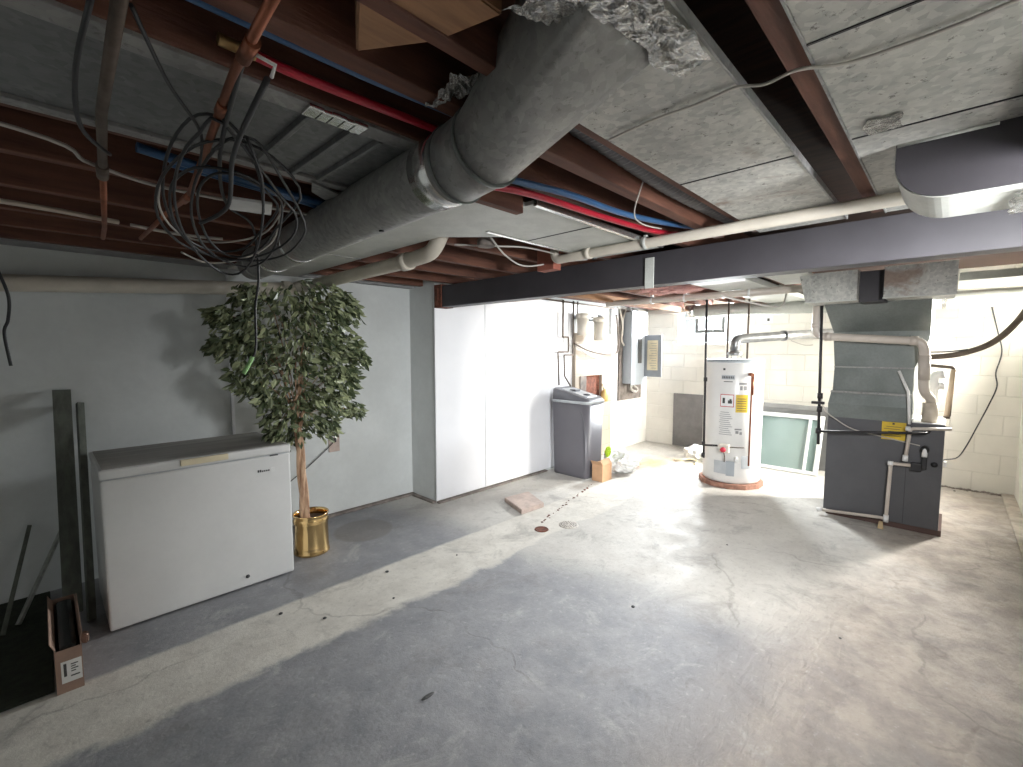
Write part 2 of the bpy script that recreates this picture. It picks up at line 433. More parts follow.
JN = [(.250, .300, 'old brown joist between the dark slot and the right sheet metal ceiling panel'),
      (.760, .800, 'brown joist edging the wide speckled metal panel on its left side'),
      (.945, 1.000, 'brown joist just left of the dark flexible duct'),
      (1.175, 1.22, 'dark joist beside the red and blue tubing above the flat duct'),
      (1.735, 1.785, 'dark joist along the outer edge of the flat sheet duct'),
      (2.155, 2.205, 'dark red-brown joist, first one clear of the flat duct'),
      (2.60, 2.65, 'dark red-brown joist, second one past the flat duct'),
      (3.03, 3.08, 'dark red-brown joist with cables stapled along it, third past the flat duct'),
      (3.44, 3.49, 'dark red-brown joist, second from the left wall'),
      (3.82, 3.87, 'dark red-brown joist closest to the left wall')]
for y0, y1, lab in JN:
    bm = new()
    box(bm, (XN, y0, 2.17), (2.69, y1, 2.419), .004)
    box(bm, (2.69, y0, 2.17), (XB - .02, y1, 2.419), .004) if y0 > 1.1 and y0 < 3.6 else None
    o = obj('ceiling_joist', bm, 'joist'); tag(o, lab, 'joist', 'ceiling joists')
# solid bridging between joists near the boot
bm = new(); prism(bm, [(.42, .78), (.50, .94), (.60, .79), (.64, .64), (.56, .64)], 'Z', 2.175, 2.40, .004)
tag(obj('joist_block', bm, 'freshwood'), 'short orange-brown lumber block between joists left of the foil wrapped boot', 'wood block')
bm = new(); box(bm, (1.10, 1.285, 2.10), (1.40, 1.325, 2.25), .003)
tag(obj('joist_block', bm, 'joist'), 'reddish wood stub hanging under the round duct at the flat duct corner', 'wood block')
t = thing('shipping_board', 'pale board with faded red writing tucked under the round duct', 'board', (1.2, 1.36, 2.15))
bm = new(); box(bm, (1.08, 1.33, 2.148), (1.46, 1.44, 2.160), .002); obj('board', bm, 'whiteplastic', t)
bm = new()
for k in range(9): box(bm, (1.12 + k * .03, 1.37 + (k % 2) * .008, 2.1465), (1.135 + k * .03 + (k % 3) * .004, 1.395 - (k % 3) * .006, 2.1478))
obj('lettering', bm, 'redink', t)
bm = new(); box(bm, (2.36, 1.90, 2.07), (2.44, 2.04, 2.235), .004)
tag(obj('wood_cleat', bm, mat('red_brown_cleat', (.28, .09, .06), .7)), 'small red-brown wood cleat against the beam beside the pipe elbow', 'wood block')

# ------------------------------------------------------------------ ceiling sheet metal
t = thing('panned_duct', 'wide speckled galvanized duct panel left of the dark slot', 'duct', (1.5, .57, 2.17))
bm = new(); box(bm, (.78, .388, 2.158), (2.66, .758, 2.168)); obj('sheet_panel', bm, 'galv_dull', t)
bm = new(); box(bm, (.78, .382, 2.154), (2.66, .389, 2.178), .002); obj('edge_flange', bm, 'galv', t)
for X_, nm in ((1.685, 'a'), (2.36, 'b')):
    bm = new(); box(bm, (X_, .388, 2.1555), (X_ + .006, .758, 2.159)); obj('seam', bm, 'black', t)
t = thing('panned_duct', 'speckled galvanized duct panel at the upper right beside the brown joist', 'duct', (1.5, -.05, 2.17))
bm = new(); box(bm, (.3, -.42, 2.158), (2.66, .247, 2.168)); obj('sheet_panel', bm, 'galv_dull', t)
bm = new(); box(bm, (1.672, -.42, 2.1555), (1.678, .247, 2.159)); obj('seam', bm, 'black', t)
bm = new(); box(bm, (1.10, -.42, 2.1555), (1.106, .247, 2.159)); obj('seam', bm, 'black', t)
bm = new(); box(bm, (.3, .242, 2.154), (2.66, .2485, 2.178), .002); obj('edge_flange', bm, 'galv', t)
# black strip standing in for the shade inside the slot
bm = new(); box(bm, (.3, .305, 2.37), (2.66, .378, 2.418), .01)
tag(obj('slot_shade', bm, 'black'), 'black strip painting the shade in the slot between the two speckled panels', 'duct')

# left sheet duct
t = thing('sheet_duct', 'long flat grey sheet metal duct at the upper left behind the cable coil', 'duct', (0, 1.45, 2.16))
bm = new(); box(bm, (-1.0, 1.235, 2.172), (1.02, 1.70, 2.40)); obj('duct_body', bm, 'galv_dark', t)
for y0, y1, dz in ((1.185, 1.25, 0), (1.69, 1.735, 0)):
    bm = new(); box(bm, (-1.0, y0, 2.160), (1.0, y1, 2.172), .002); obj('edge_flange', bm, 'galv', t)
for X_ in (.52, .64, .73):
    bm = new(); box(bm, (X_, 1.25, 2.155), (X_ + .014, 1.69, 2.173), .003); obj('seam_rib', bm, 'galv_dark', t)
bm = new()
for k in range(5): box(bm, (.50 + k * .03, 1.18 + .004 * (k % 2), 2.150), (.54 + k * .03, 1.235, 2.1605), .003)
obj('foil_patch', bm, 'foil', t)
bm = new(); prism(bm, [(.72, 1.70), (.86, 1.76), (.84, 1.86), (.76, 1.80)], 'Z', 2.150, 2.158); obj('loose_tab', bm, 'galv', t)

# flat L-shaped duct
t = thing('flat_duct', 'flat pale sheet metal duct bending from the left wall towards the beam', 'duct', (1.5, 1.75, 2.14))
bm = new()
poly = [(1.02, 3.96), (1.02, 1.34), (1.46, 1.33), (1.46, 1.27), (2.60, 1.27), (2.60, 1.735), (1.80, 1.735), (1.53, 2.02), (1.53, 3.96)]
prism(bm, poly, 'Z', 2.150, 2.166, .002); obj('duct_body', bm, 'galv_pale', t)
bm = new(); box(bm, (1.62, 1.725, 2.142), (2.60, 1.75, 2.168), .002); obj('edge_flange', bm, 'foil', t)
bm = new(); box(bm, (1.92, 1.27, 2.147), (1.926, 1.73, 2.151)); obj('seam', bm, 'black', t)
bm = new(); box(bm, (1.03, 2.88, 2.146), (1.53, 2.888, 2.151)); obj('seam', bm, 'galv', t)
bm = new(); box(bm, (2.45, 1.26, 2.147), (2.60, 1.28, 2.17), .002); box(bm, (1.46, 1.262, 2.140), (2.45, 1.285, 2.168), .002); obj('edge_flange', bm, 'foil', t)

# round duct with elbow and boot
t = thing('round_duct', 'big round galvanized duct with taped joints and foil wrapped boot', 'duct', (.9, 2.2, 2.0))
A = Vector((1.075, 3.55, 2.135)); B = Vector((.885, 1.08, 2.088)); R_ = .102
bm = new(); tube(bm, [A.lerp(B, k / 12) for k in range(13)], R_, 40); obj('duct_pipe', bm, 'galv', t)
dr = (B - A).normalized()
def band(p, w=.05, r=R_ + .003, d=dr):
    b_ = new(); tube(b_, [p, p + d * w * .5, p + d * w], r, 40); return b_
for k, (u, w, m_) in enumerate(((.20, .05, 'foil'), (.40, .045, 'foil'), (.06, .03, 'galv_pale'), (.955, .10, 'foil'))):
    obj('tape_band', band(A.lerp(B, u), w, R_ + .0025, dr), m_, t)
# elbow gores
E1 = Vector((.87, .93, 2.095)); E2 = Vector((.845, .80, 2.125))
bm = new(); tube(bm, [B, B.lerp(E1, .5), E1], R_ + .004, 40); obj('elbow_gore', bm, 'galv', t)
bm = new(); tube(bm, [B + Vector((0, -.008, 0)), B + Vector((0, -.016, 0))], R_ + .009, 40); obj('gore_bead', bm, 'plenum', t)
# boot: round to rectangular, ends against the ceiling
N = 40; loops = []
c0 = E1; d0 = (E2 - B).normalized()
up = Vector((0, 0, 1)); sx = d0.cross(up).normalized(); sz = sx.cross(d0)
end = [Vector((.93, .44, 2.168)), Vector((.93, .60, 2.30)), Vector((.70, .60, 2.30)), Vector((.70, .44, 2.168))]
def rect_pt(a):
    c, s = math.cos(a), math.sin(a); k = 1 / max(abs(c), abs(s)); u = (c * k + 1) / 2; v = (s * k + 1) / 2
    return end[3] * (1 - u) * (1 - v) + end[0] * u * (1 - v) + end[1] * u * v + end[2] * (1 - u) * v
sgn = 1 if sx.x > 0 else -1
for q in range(7):
    f = q / 6; lp = []
    for j in range(N):
        a = 2 * PI * j / N + 1e-4
        rp = c0 + sx * sgn * math.cos(a) * (R_ + .004) + sz * math.sin(a) * (R_ + .004)
        lp.append(rp.lerp(rect_pt(a), f))
    loops.append(lp)
bm = new(); loft(bm, loops, True, True); obj('boot', bm, 'galv', t)
bm = new(); tube(bm, [c0 - d0 * .006, c0 + d0 * .006], R_ + .010, 40); obj('gore_bead', bm, 'plenum', t)
# crumpled foil around the boot end
def crumple(bm, quad, nu, nv, amp, off):
    """wrinkled sheet over a bilinear patch"""
    g_ = [[None] * (nv + 1) for _ in range(nu + 1)]
    n_ = (quad[1] - quad[0]).cross(quad[3] - quad[0]).normalized()
    for i in range(nu + 1):
        for j in range(nv + 1):
            u, v = i / nu, j / nv
            p = quad[0] * (1 - u) * (1 - v) + quad[1] * u * (1 - v) + quad[2] * u * v + quad[3] * (1 - u) * v
            q = p + Vector((off, 0, 0))
            d = (noise.noise(q * 20) * .8 + (.5 - abs(noise.noise(q * 45))) * 1.0 + (.5 - abs(noise.noise(q * 95))) * .5) * amp
            g_[i][j] = bm.verts.new(p + n_ * d + Vector((noise.noise(q * 18) * .018, noise.noise(q * 18 + Vector((5, 5, 5))) * .018, 0)))
    for i in range(nu):
        for j in range(nv): bm.faces.new((g_[i][j], g_[i + 1][j], g_[i + 1][j + 1], g_[i][j + 1]))
    r = bmesh.ops.solidify(bm, geom=list(bm.faces), thickness=.0015)
bm = new(); V = Vector
crumple(bm, [V((.62, .50, 2.150)), V((1.02, .47, 2.150)), V((.985, .385, 2.146)), V((.64, .385, 2.150))], 110, 34, .010, 0)
obj('foil_wrap', bm, 'foil', t)
bm = new(); crumple(bm, [V((.62, .62, 2.165)), V((.66, .43, 2.150)), V((.965, .425, 2.146)), V((.74, .56, 2.158))], 80, 46, .011, 3)
obj('foil_wrap', bm, 'foil', t)
bm = new(); crumple(bm, [V((.715, .99, 2.165)), V((.80, .93, 2.215)), V((.76, .82, 2.225)), V((.69, .86, 2.17))], 50, 50, .02, 9)
obj('foil_wrap', bm, 'foil', t)
bm = new()      # black hand-shaped mark on the duct side
mk = A.lerp(B, .865); sd = Vector((.15, 0, -1)).normalized()
for k in range(5):
    a = -.9 + k * .45; q = mk + sd * 0
    n0 = Vector((math.sin(.95), 0, -math.cos(.95)))
# trim mark kept tiny
lathe(bm, [(.0, 0), (.010, 0), (.010, .004), (.0, .004)], A.lerp(B, .80) + Vector((.0, 0, -R_ - .004)), 10, 'Z', False)
obj('tape_scrap', bm, 'black', t)

# flexible duct between joists
bm = new(); pts = smooth_path([(.85, .872, 2.30), (1.3, .872, 2.275), (1.9, .872, 2.25), (2.66, .875, 2.27)], 60)
tube(bm, pts, lambda u: .058 + .0045 * math.sin(u * 2 * PI * 70), 20)
tag(obj('flexible_duct', bm, 'flex'), 'dark ribbed flexible duct running in the bay beside the speckled panel', 'duct')

# right-hand duct boot with rounded nose, under the right panel
t = thing('duct_boot', 'rounded duct boot with shade-dark face and pale underside at the upper right', 'duct', (2.0, -.05, 2.08))
prof = []
for k in range(13):
    a = PI / 2 * k / 12
    prof.append((.155 - .10 * (1 - math.cos(a)) * 1.25, 2.10 - .115 * math.sin(a)))
prof = [(.155, 2.158)] + prof + [(-.45, 1.982), (-.45, 2.158)]
bm = new(); prism(bm, prof, 'X', 1.83, 2.12); obj('boot_side', bm, 'galv_pale', t)
bm = new(); prism(bm, [(y * .985, 2.158 + (z - 2.158) * .985) for y, z in prof], 'X', 1.822, 1.831); obj('boot_face', bm, 'beam', t, 'flat end face with shade painted dark')  # this face lies in shadow; the shade is put into its colour
bm = new(); tube(bm, [(1.82, .15, 2.155), (1.82, -.06, 2.155)], .006, 8); obj('edge_flange', bm, 'galv_pale', t)
bm = new(); crumple(bm, [V((1.86, -.10, 1.975)), V((2.13, -.095, 1.975)), V((2.13, -.30, 1.975)), V((1.86, -.30, 1.975))], 40, 30, .008, 4); obj('foil_wrap', bm, 'foil', t)
bm = new(); crumple(bm, [V((1.56, .20, 2.150)), V((1.56, .13, 2.150)), V((1.66, .13, 2.150)), V((1.66, .20, 2.150))], 30, 24, .004, 2); obj('foil_patch', bm, 'foil', t)
bm = new(); tube(bm, [(1.82, -.18, 2.10), (1.50, -.19, 2.10)], .055, 24); obj('stub_pipe', bm, 'black', t)

# flat cable stapled across the panels
bm = new(); tube(bm, smooth_path([(1.17, .74, 2.148), (1.155, .60, 2.150), (1.15, .476, 2.146), (1.148, .39, 2.150), (1.15, .33, 2.135), (1.17, .27, 2.150), (1.215, .19, 2.150), (1.22, .05, 2.150), (1.20, -.10, 2.150), (1.20, -.35, 2.150)], 8), .0055, 8, ry=.5)
tag(obj('ceiling_cable', bm, 'cable_grey'), 'grey white flat cable stapled across the speckled ceiling panels', 'cable')

# ------------------------------------------------------------------ pipes under the ceiling, near side
t = thing('drain_pipe', 'cream painted pipe running along the beam from elbow to right wall', 'pipe', (2.33, .7, 2.13))
bm = new(); tube(bm, fillet([(2.34, 1.875, 2.24), (2.33, 1.865, 2.115), (2.33, 1.60, 2.122), (2.33, YR + .01, 2.128)], .05, 8), .027, 20); obj('pipe_run', bm, 'painted_pipe', t)
bm = new(); tube(bm, [(2.334, 1.63, 2.123), (2.333, 1.59, 2.124)], .033, 20); obj('coupling', bm, 'painted_pipe', t)
t2 = thing('pipe_strap', 'crinkled metal strap hanging from the cream pipe over the beam face', 'strap', (2.32, 1.23, 1.9))
bm = new(); box(bm, (2.690, 1.365, 1.93), (2.697, 1.425, 2.12), .002); obj('strap_tail', bm, 'galv_pale', t2)
bm = new(); lathe(bm, [(.030, -.012), (.033, -.012), (.033, .012), (.030, .012), (.030, -.012)], (2.33, 1.235, 2.127), 20, 'Y', False)
box(bm, (2.325, 1.226, 2.156), (2.34, 1.244, 2.168)); obj('strap_loop', bm, 'galv_pale', t2)

t = thing('wall_pipe', 'fat cream pipe along the left wall turning under the flat duct', 'pipe', (.7, 3.95, 1.95))
bm = new(); tube(bm, [(XN, 3.97, 1.84), (-.2, 3.96, 1.925), (1.2, 3.94, 2.02), (1.52, 3.935, 2.045)], .050, 24); obj('pipe_run', bm, 'painted_pipe', t)
bm = new(); tube(bm, fillet([(1.50, 3.93, 2.055), (1.56, 3.86, 2.06), (1.60, 2.45, 2.085), (1.60, 2.17, 2.10), (1.62, 2.10, 2.22)], .07, 8), .044, 24); obj('branch_pipe', bm, 'painted_pipe', t)
for p, q in (((1.40, 3.937, 2.045), (1.46, 3.936, 2.048)), ((1.60, 2.48, 2.085), (1.60, 2.41, 2.086))):
    bm = new(); tube(bm, [p, q], .054, 24); obj('pipe_hub', bm, 'painted_pipe', t)

bm = new(); tube(bm, [(.12, .9, 2.12), (.135, 1.5, 2.115), (.17, 1.95, 2.11)], .0115, 14)
t = thing('iron_pipe', 'dark iron pipe hanging near the upper left corner, running to the left wall', 'pipe', (.15, 2, 2.1))
obj('pipe_upper', bm, 'iron', t)
bm = new(); tube(bm, [(.17, 1.95, 2.11), (.25, 2.95, 2.13), (.27, 3.3, 2.14)], .010, 12); obj('pipe_lower', bm, 'copper', t)
bm = new(); tube(bm, [(.165, 1.9, 2.11), (.175, 2.02, 2.11)], .016, 14); obj('coupling', bm, 'iron', t)
t = thing('copper_pipe', 'weathered copper pipe crossing behind the cable coil, angled to the wall', 'pipe', (.33, 1.8, 2.1))
bm = new(); tube(bm, fillet([(.285, .70, 2.11), (.30, 1.05, 2.10), (.40, 1.98, 2.09), (.385, 2.25, 2.09)], .05), .0095, 14); obj('pipe_upper', bm, 'copper', t)
bm = new(); tube(bm, [(.386, 2.23, 2.09), (.39, 3.0, 2.11)], .009, 12); obj('pipe_lower', bm, 'copper', t)
for p, q in (((.297, .93, 2.10), (.300, 1.0, 2.10)), ((.318, 1.2, 2.097), (.322, 1.25, 2.097)), ((.40, 1.95, 2.09), (.397, 2.05, 2.09))):
    bm = new(); tube(bm, [p, q], .0135, 14); obj('coupling', bm, 'copper', t)
bm = new(); tube(bm, [(.298, .965, 2.10), (.34, .95, 2.085), (.345, .985, 2.08)], .004, 8); obj('bleed_nipple', bm, 'whiteplastic', t)

def simple(name, pts, r, m, label, cat, sm=True, seg=10, group=None, ry=None):
    b_ = new(); tube(b_, smooth_path(pts, 8) if sm else pts, r, seg, ry=ry); return tag(obj(name, b_, m), label, cat, group)
simple('blue_tube', [(XN, 1.03, 2.20), (.3, 1.025, 2.19), (.9, 1.02, 2.20), (2.6, 1.02, 2.26)], .013, 'pexb', 'blue tubing clipped along the brown joist at the upper left', 'tube')
simple('red_tube', [(.35, 1.12, 2.185), (.5, 1.118, 2.18), (.95, 1.11, 2.19), (1.1, 1.12, 2.22)], .011, 'pexr', 'red tubing with brass end running above the flat sheet duct', 'tube')
simple('brass_coupling', [(.29, 1.118, 2.185), (.36, 1.12, 2.185)], .0125, mat('dull_brass', (.45, .28, .12), .35, .8), 'dull brass coupling on the end of the red tubing', 'fitting', False)
simple('red_tube', [(.9, 1.42, 2.24), (1.07, 1.285, 2.15), (1.35, 1.20, 2.145), (1.8, 1.18, 2.15), (2.3, 1.165, 2.17), (2.66, 1.10, 2.20)], .013, 'pexr', 'sagging red tubing between the round duct and the beam', 'tube')
simple('blue_tube', [(.95, 1.36, 2.26), (1.15, 1.22, 2.175), (1.5, 1.135, 2.165), (1.9, 1.12, 2.17), (2.3, 1.07, 2.19), (2.66, 1.0, 2.22)], .013, 'pexb', 'sagging blue tubing beside the red one near the beam', 'tube')
simple('blue_tube', [(.25, 1.90, 2.19), (.5, 1.92, 2.175), (.75, 1.98, 2.18), (1.0, 2.02, 2.185)], .016, 'pexb', 'upper of two blue tubes behind the cable coil', 'tube')
simple('blue_tube', [(.35, 1.98, 2.19), (.6, 2.00, 2.185), (1.0, 2.08, 2.18)], .013, 'pexb', 'lower of two blue tubes behind the cable coil', 'tube')
simple('house_cable', [(XN, 1.7, 2.15), (-.1, 1.83, 2.145), (.15, 1.98, 2.13), (.4, 2.15, 2.15), (1.0, 2.13, 2.16)], .006, 'cable_grey', 'pale cable sagging from the upper left edge to the iron pipe', 'cable')
simple('house_cable', [(-.1, 2.86, 2.160), (.1, 2.87, 2.158), (.3, 2.93, 2.16)], .011, 'pvc_tan', 'short tan conduit fixed to joists near the left edge', 'cable', False)
simple('house_cable', [(.35, 2.97, 2.165), (.55, 3.0, 2.16), (.75, 2.98, 2.165)], .008, 'cable_grey', 'white cable end along the third joist by the coil', 'cable')
bm = new(); prism(bm, [(.515, 1.90), (.64, 1.87), (.685, 2.02), (.545, 2.055)], 'Z', 2.09, 2.10, .002)
tag(obj('cover_plate', bm, 'whiteplastic'), 'small white rectangular cover plate beside the cable coil', 'plate')

# coil of black cable and hanging tail
pts = []
rng = random.Random(3)
cx, cy, cz = .45, 1.90, 2.02
cc = Vector((.44, 1.72, 2.02)); cu = Vector((.20, -.03, 0)); cv = Vector((-.11, -.44, .115))
for k in range(6):
    ru = .55 + .5 * rng.random(); rv = .6 + .45 * rng.random(); o1 = rng.uniform(-.3, .3); o2 = rng.uniform(-.25, .15); ph = rng.uniform(0, 6)
    for j in range(14):
        a = 2 * PI * j / 14 + k * .3
        rr = 1 + .05 * math.sin(3 * a + ph)
        pts.append(cc + cu * (o1 + ru * rr * math.cos(a)) + cv * (o2 + rv * rr * math.sin(a)) + Vector((0, 0, -.012 * k + .01 * math.sin(2 * a + ph))))
t = thing('cable_coil', 'tangled hanging coil of black and white cable under the joists', 'cable', (cx, cy, 1.8))
bm = new(); tube(bm, smooth_path(pts, 3), .0042, 6); obj('black_loops', bm, 'black', t)
bm = new(); tube(bm, smooth_path([(.30, 1.75, 2.12), (.30, 1.9, 2.02), (.38, 2.02, 1.96), (.50, 2.0, 1.95), (.62, 1.9, 1.99), (.68, 1.85, 2.1)], 8), .0035, 6)
tube(bm, smooth_path([(.40, 2.15, 1.92), (.50, 2.2, 1.90), (.62, 2.15, 1.93), (.70, 2.05, 2.0), (.70, 1.95, 2.12)], 8), .0035, 6); obj('white_loops', bm, 'cable_grey', t)
simple('hanging_cable', [(.30, 1.0, 2.10), (.38, 1.5, 2.08), (.55, 2.1, 2.12), (.70, 2.30, 2.10), (.735, 2.36, 1.9), (.728, 2.4, 1.75), (.722, 2.4, 1.56), (.70, 2.4, 1.50), (.665, 2.4, 1.435)], .0055, 'black', 'black cable hanging in front of the ficus with green taped end', 'cable')
simple('cable_tip', [(.705, 2.399, 1.512), (.688, 2.399, 1.475), (.664, 2.399, 1.433)], .010, 'cord_end', 'pale green tape on the tip of the hanging black cable', 'tape')
simple('loose_cable', [(.087, 1.00, 2.10), (.075, 1.2, 2.06), (.095, 1.45, 2.05), (.17, 1.75, 2.10)], .0048, 'black', 'black cable bowed left of the dark iron pipe', 'cable')
simple('loose_cable', [(.14, 1.03, 2.13), (.22, 1.22, 2.11), (.32, 1.42, 2.10), (.36, 1.65, 2.08)], .004, 'black', 'thin black cable slanting down to the coil top', 'cable')
simple('loose_cable', [(.335, .98, 2.07), (.36, 1.3, 2.03), (.42, 1.6, 1.98), (.38, 1.75, 1.95)], .006, 'black', 'thick black cable strapped beside the copper pipe', 'cable')
simple('dangling_wire', [(-.14, 3.88, 2.0), (-.105, 3.90, 1.85), (-.115, 3.95, 1.72), (-.135, 3.97, 1.64), (-.12, 3.98, 1.45)], .008, 'black', 'dark cord hanging at the left edge of the left wall', 'cord')
simple('house_cable', [(1.75, 1.85, 2.16), (1.95, 1.93, 2.10), (2.2, 2.0, 2.08), (2.45, 1.95, 2.13), (2.6, 1.8, 2.15)], .005, 'cable_grey', 'grey cable drooping below joists left of the wood cleat', 'cable')
simple('house_cable', [(1.70, 2.10, 2.15), (1.9, 1.95, 2.15), (2.1, 1.86, 2.155), (2.6, 1.88, 2.16)], .005, 'cable_grey', 'grey cable running from junction box to the beam', 'cable')
simple('thin_wire', [(1.70, .90, 2.25), (1.75, .98, 2.12), (1.95, 1.05, 2.12), (2.2, 1.08, 2.15)], .003, 'cable_grey', 'thin pale wire dangling beside the newer joist', 'wire')
bm = new(); lathe(bm, [(.05, 0), (.05, .035), (.045, .04), (0, .04)], (1.80, 1.94, 2.13), 20)
tag(obj('junction_box', bm, 'plywood'), 'round junction box under joists beyond the flat duct', 'junction box')

# ------------------------------------------------------------------ chest freezer
FX0, FX1, FY0, FY1 = .185, 1.150, 3.21, 3.86
t = thing('chest_freezer', 'white chest freezer with ivory handle standing against the left wall', 'freezer', ((FX0 + FX1) / 2, 3.54, 0))
bm = new(); box(bm, (FX0, FY0, .012), (FX1, FY1, .845), .012, 3); obj('cabinet', bm, 'freezer', t)
bm = new(); box(bm, (FX0 - .004, FY0 - .008, .853), (FX1 + .004, FY1 + .004, .905), .012, 3); ld = obj('lid', bm, 'freezer', t)
bm = new(); box(bm, (FX0 + .012, FY0 + .012, .9045), (FX1 - .012, FY1 - .01, .9075), .001); obj('lid_top', bm, 'freezer_top', ld, 'grey dusty top surface')
bm = new(); box(bm, (FX0 + .006, FY0 + .006, .843), (FX1 - .006, FY1 - .006, .856)); obj('gasket', bm, 'lightgrey', t)
bm = new(); box(bm, (.535, FY0 - .026, .868), (.778, FY0 - .004, .904), .004); 
for k in range(2): box(bm, (.612 + k * .085, FY0 - .028, .872), (.618 + k * .085, FY0 - .024, .900))
obj('handle', bm, 'ivory', ld, 'ivory plastic grip')
bm = new(); box(bm, (1.02, FY0 - .012, .842), (1.07, FY0 - .002, .850), .001); obj('lock', bm, 'ink', t)
bm = new()
x = .945
for k in range(6):
    h = .016 if k in (0, 1) else .010
    box(bm, (x, FY0 - .0025, .745), (x + .009, FY0 + .002, .745 + h)); x += .0125
obj('brand_mark', bm, 'ink', t)
bm = new(); box(bm, (1.025, FY0 - .0022, .735), (1.05, FY0 + .002, .765)); obj('brand_mark', bm, 'whiteplastic', t)
for p in ((.86, .08), ):
    bm = new(); lathe(bm, [(.0, 0), (.012, 0), (.010, .006), (0, .006)], (p[0], FY0 - .006, p[1]), 14, 'Y', False); obj('drain_plug', bm, 'ink', t)
for x_ in (FX0 + .06, FX1 - .06):
    for y_ in (FY0 + .06, FY1 - .06):
        bm = new(); lathe(bm, [(.018, 0), (.018, .014)], (x_, y_, 0), 12); obj('foot', bm, 'black', t)

# planks, strips, carton in the left corner
def plank(name, p0, p1, w, th, m, label, cat, yaw=0.):
    p0, p1 = Vector(p0), Vector(p1); L = (p1 - p0).length
    b_ = new(); box(b_, (-w / 2, -th / 2, 0), (w / 2, th / 2, L), .002)
    d = (p1 - p0).normalized(); q = Vector((0, 0, 1)).rotation_difference(d)
    xform(b_, Matrix.Translation(p0) @ q.to_matrix().to_4x4() @ Matrix.Rotation(yaw, 4, 'Z')); return tag(obj(name, b_, m), label, cat)
plank('leaning_plank', (.055, 3.60, 0.012), (.085, 4.05, 1.29), .085, .018, 'plank', 'wider grey plank leaning on the left wall, left of the pair', 'plank')
plank('leaning_plank', (.125, 3.45, 0.006), (.165, 4.045, 1.20), .035, .03, 'plank', 'narrow grey green plank leaning between wider plank and freezer', 'plank', .3)
plank('metal_strip', (-.165, 3.68, .01), (.038, 4.02, .40), .014, .035, 'strip', 'silvery narrow strip leaning to the wall behind the carton', 'strip', .4)
plank('metal_strip', (-.22, 3.60, .01), (-.10, 4.05, .46), .02, .012, 'plank', 'dull dark strip leaning left of the silvery one', 'strip')
t = thing('long_carton', 'open long cardboard carton with white shipping label on the floor', 'box', (.02, 3.1, 0))
bm = new(); x0, x1, y0, y1, h, th = -.028, .062, 2.80, 3.42, .20, .004
box(bm, (x0, y0, 0), (x1, y1, th)); box(bm, (x0, y0, th), (x0 + th, y1, h)); box(bm, (x1 - th, y0, th), (x1, y1, h)); box(bm, (x0 + th, y0, th), (x1 - th, y0 + th, h)); box(bm, (x0 + th, y1 - th, th), (x1 - th, y1, h))
obj('carton_body', bm, 'cardboard_dim', t)
bm = new(); prism(bm, [(x0, h), (x0 + .003, h), (x0 - .012, h + .035), (x0 - .015, h + .035)], 'Y', y0 + .02, y1 - .02); obj('flap', bm, 'cardboard_dim', t)
bm = new(); prism(bm, [(x1 - .003, h), (x1, h), (x1 + .006, h + .04), (x1 + .003, h + .04)], 'Y', y0 + .05, y1 - .1); obj('flap', bm, 'cardboard_dim', t)
bm = new(); box(bm, (x0 + .018, y0 - .0015, .045), (x1 - .004, y0 + .001, .145)); lb = obj('shipping_label', bm, 'whiteplastic', t, 'white printed label')
bm = new(); box(bm, (x0 + .026, y0 - .0022, .075), (x0 + .036, y0 - .001, .135))
for k in range(4): box(bm, (x0 + .05, y0 - .0022, .09 + k * .011), (x0 + .066 + (k % 2) * .008, y0 - .001, .095 + k * .011))
box(bm, (x0 + .048, y0 - .0022, .068), (x0 + .078, y0 - .001, .074)); obj('label_print', bm, 'ink', lb)
bm = new(); box(bm, (-.015, 2.83, .10), (.05, 3.40, .195), .02); tag(obj('carton_shade', bm, 'inner_shade'), 'black fill painting the shade inside the open long carton', 'plastic bag')  # black block stands in for the shade inside the open carton
bm = new(); prism(bm, [(.068, 3.22), (.095, 3.20), (.105, 3.24), (.08, 3.27)], 'Z', 0, .05, .006); tag(obj('floor_scrap', bm, 'cardboard_dim'), 'small torn cardboard scrap between carton and freezer', 'scrap')
bm = new(); prism(bm, [(-1.2, 2.84), (-.035, 2.84), (-.035, 4.07), (-1.2, 4.07)], 'Z', 0, .006, .002); tag(obj('floor_mat', bm, 'mat_green'), 'dark green black floor mat in the left corner, carton shadow painted in', 'mat')  # shadow cast by the carton is put into the mat's near-black colour

# ------------------------------------------------------------------ ficus in brass pot
PX, PY = 1.375, 3.46
t = thing('potted_ficus', 'artificial ficus tree in a shiny brass pot beside the freezer', 'potted tree', (PX, PY, 0))
bm = new(); prof = [(0, 0), (.122, 0), (.128, .006), (.128, .018), (.122, .028), (.124, .05), (.121, .06), (.121, .235), (.126, .243), (.121, .251), (.127, .259), (.121, .267), (.121, .288), (.128, .298), (.128, .305), (.121, .305), (.115, .29), (.113, .235)]
lathe(bm, prof, (PX, PY, 0), 48, 'Z', False); obj('pot', bm, 'brass', t)
bm = new(); lathe(bm, [(0, .262), (.05, .268), (.114, .255), (.114, .24)], (PX, PY, 0), 32, 'Z', False)
for v in bm.verts: v.co.z += noise.noise(v.co * 40) * .01
obj('soil', bm, 'soil', t)
TX = 1.285
bm = new(); rng = random.Random(5)
for s in range(3):
    pts = []
    for k in range(13):
        z = .20 + k * .085; a = s * 2.1 + k * .55; r = .017 if k < 10 else .017 + (k - 9) * .02
        pts.append((TX + .045 * (1 - k / 12) + r * math.cos(a), PY - .02 + r * math.sin(a), z))
    tube(bm, smooth_path(pts, 3), lambda u: .024 - .012 * u, 8)
obj('trunk', bm, 'bark', t)
cl = []
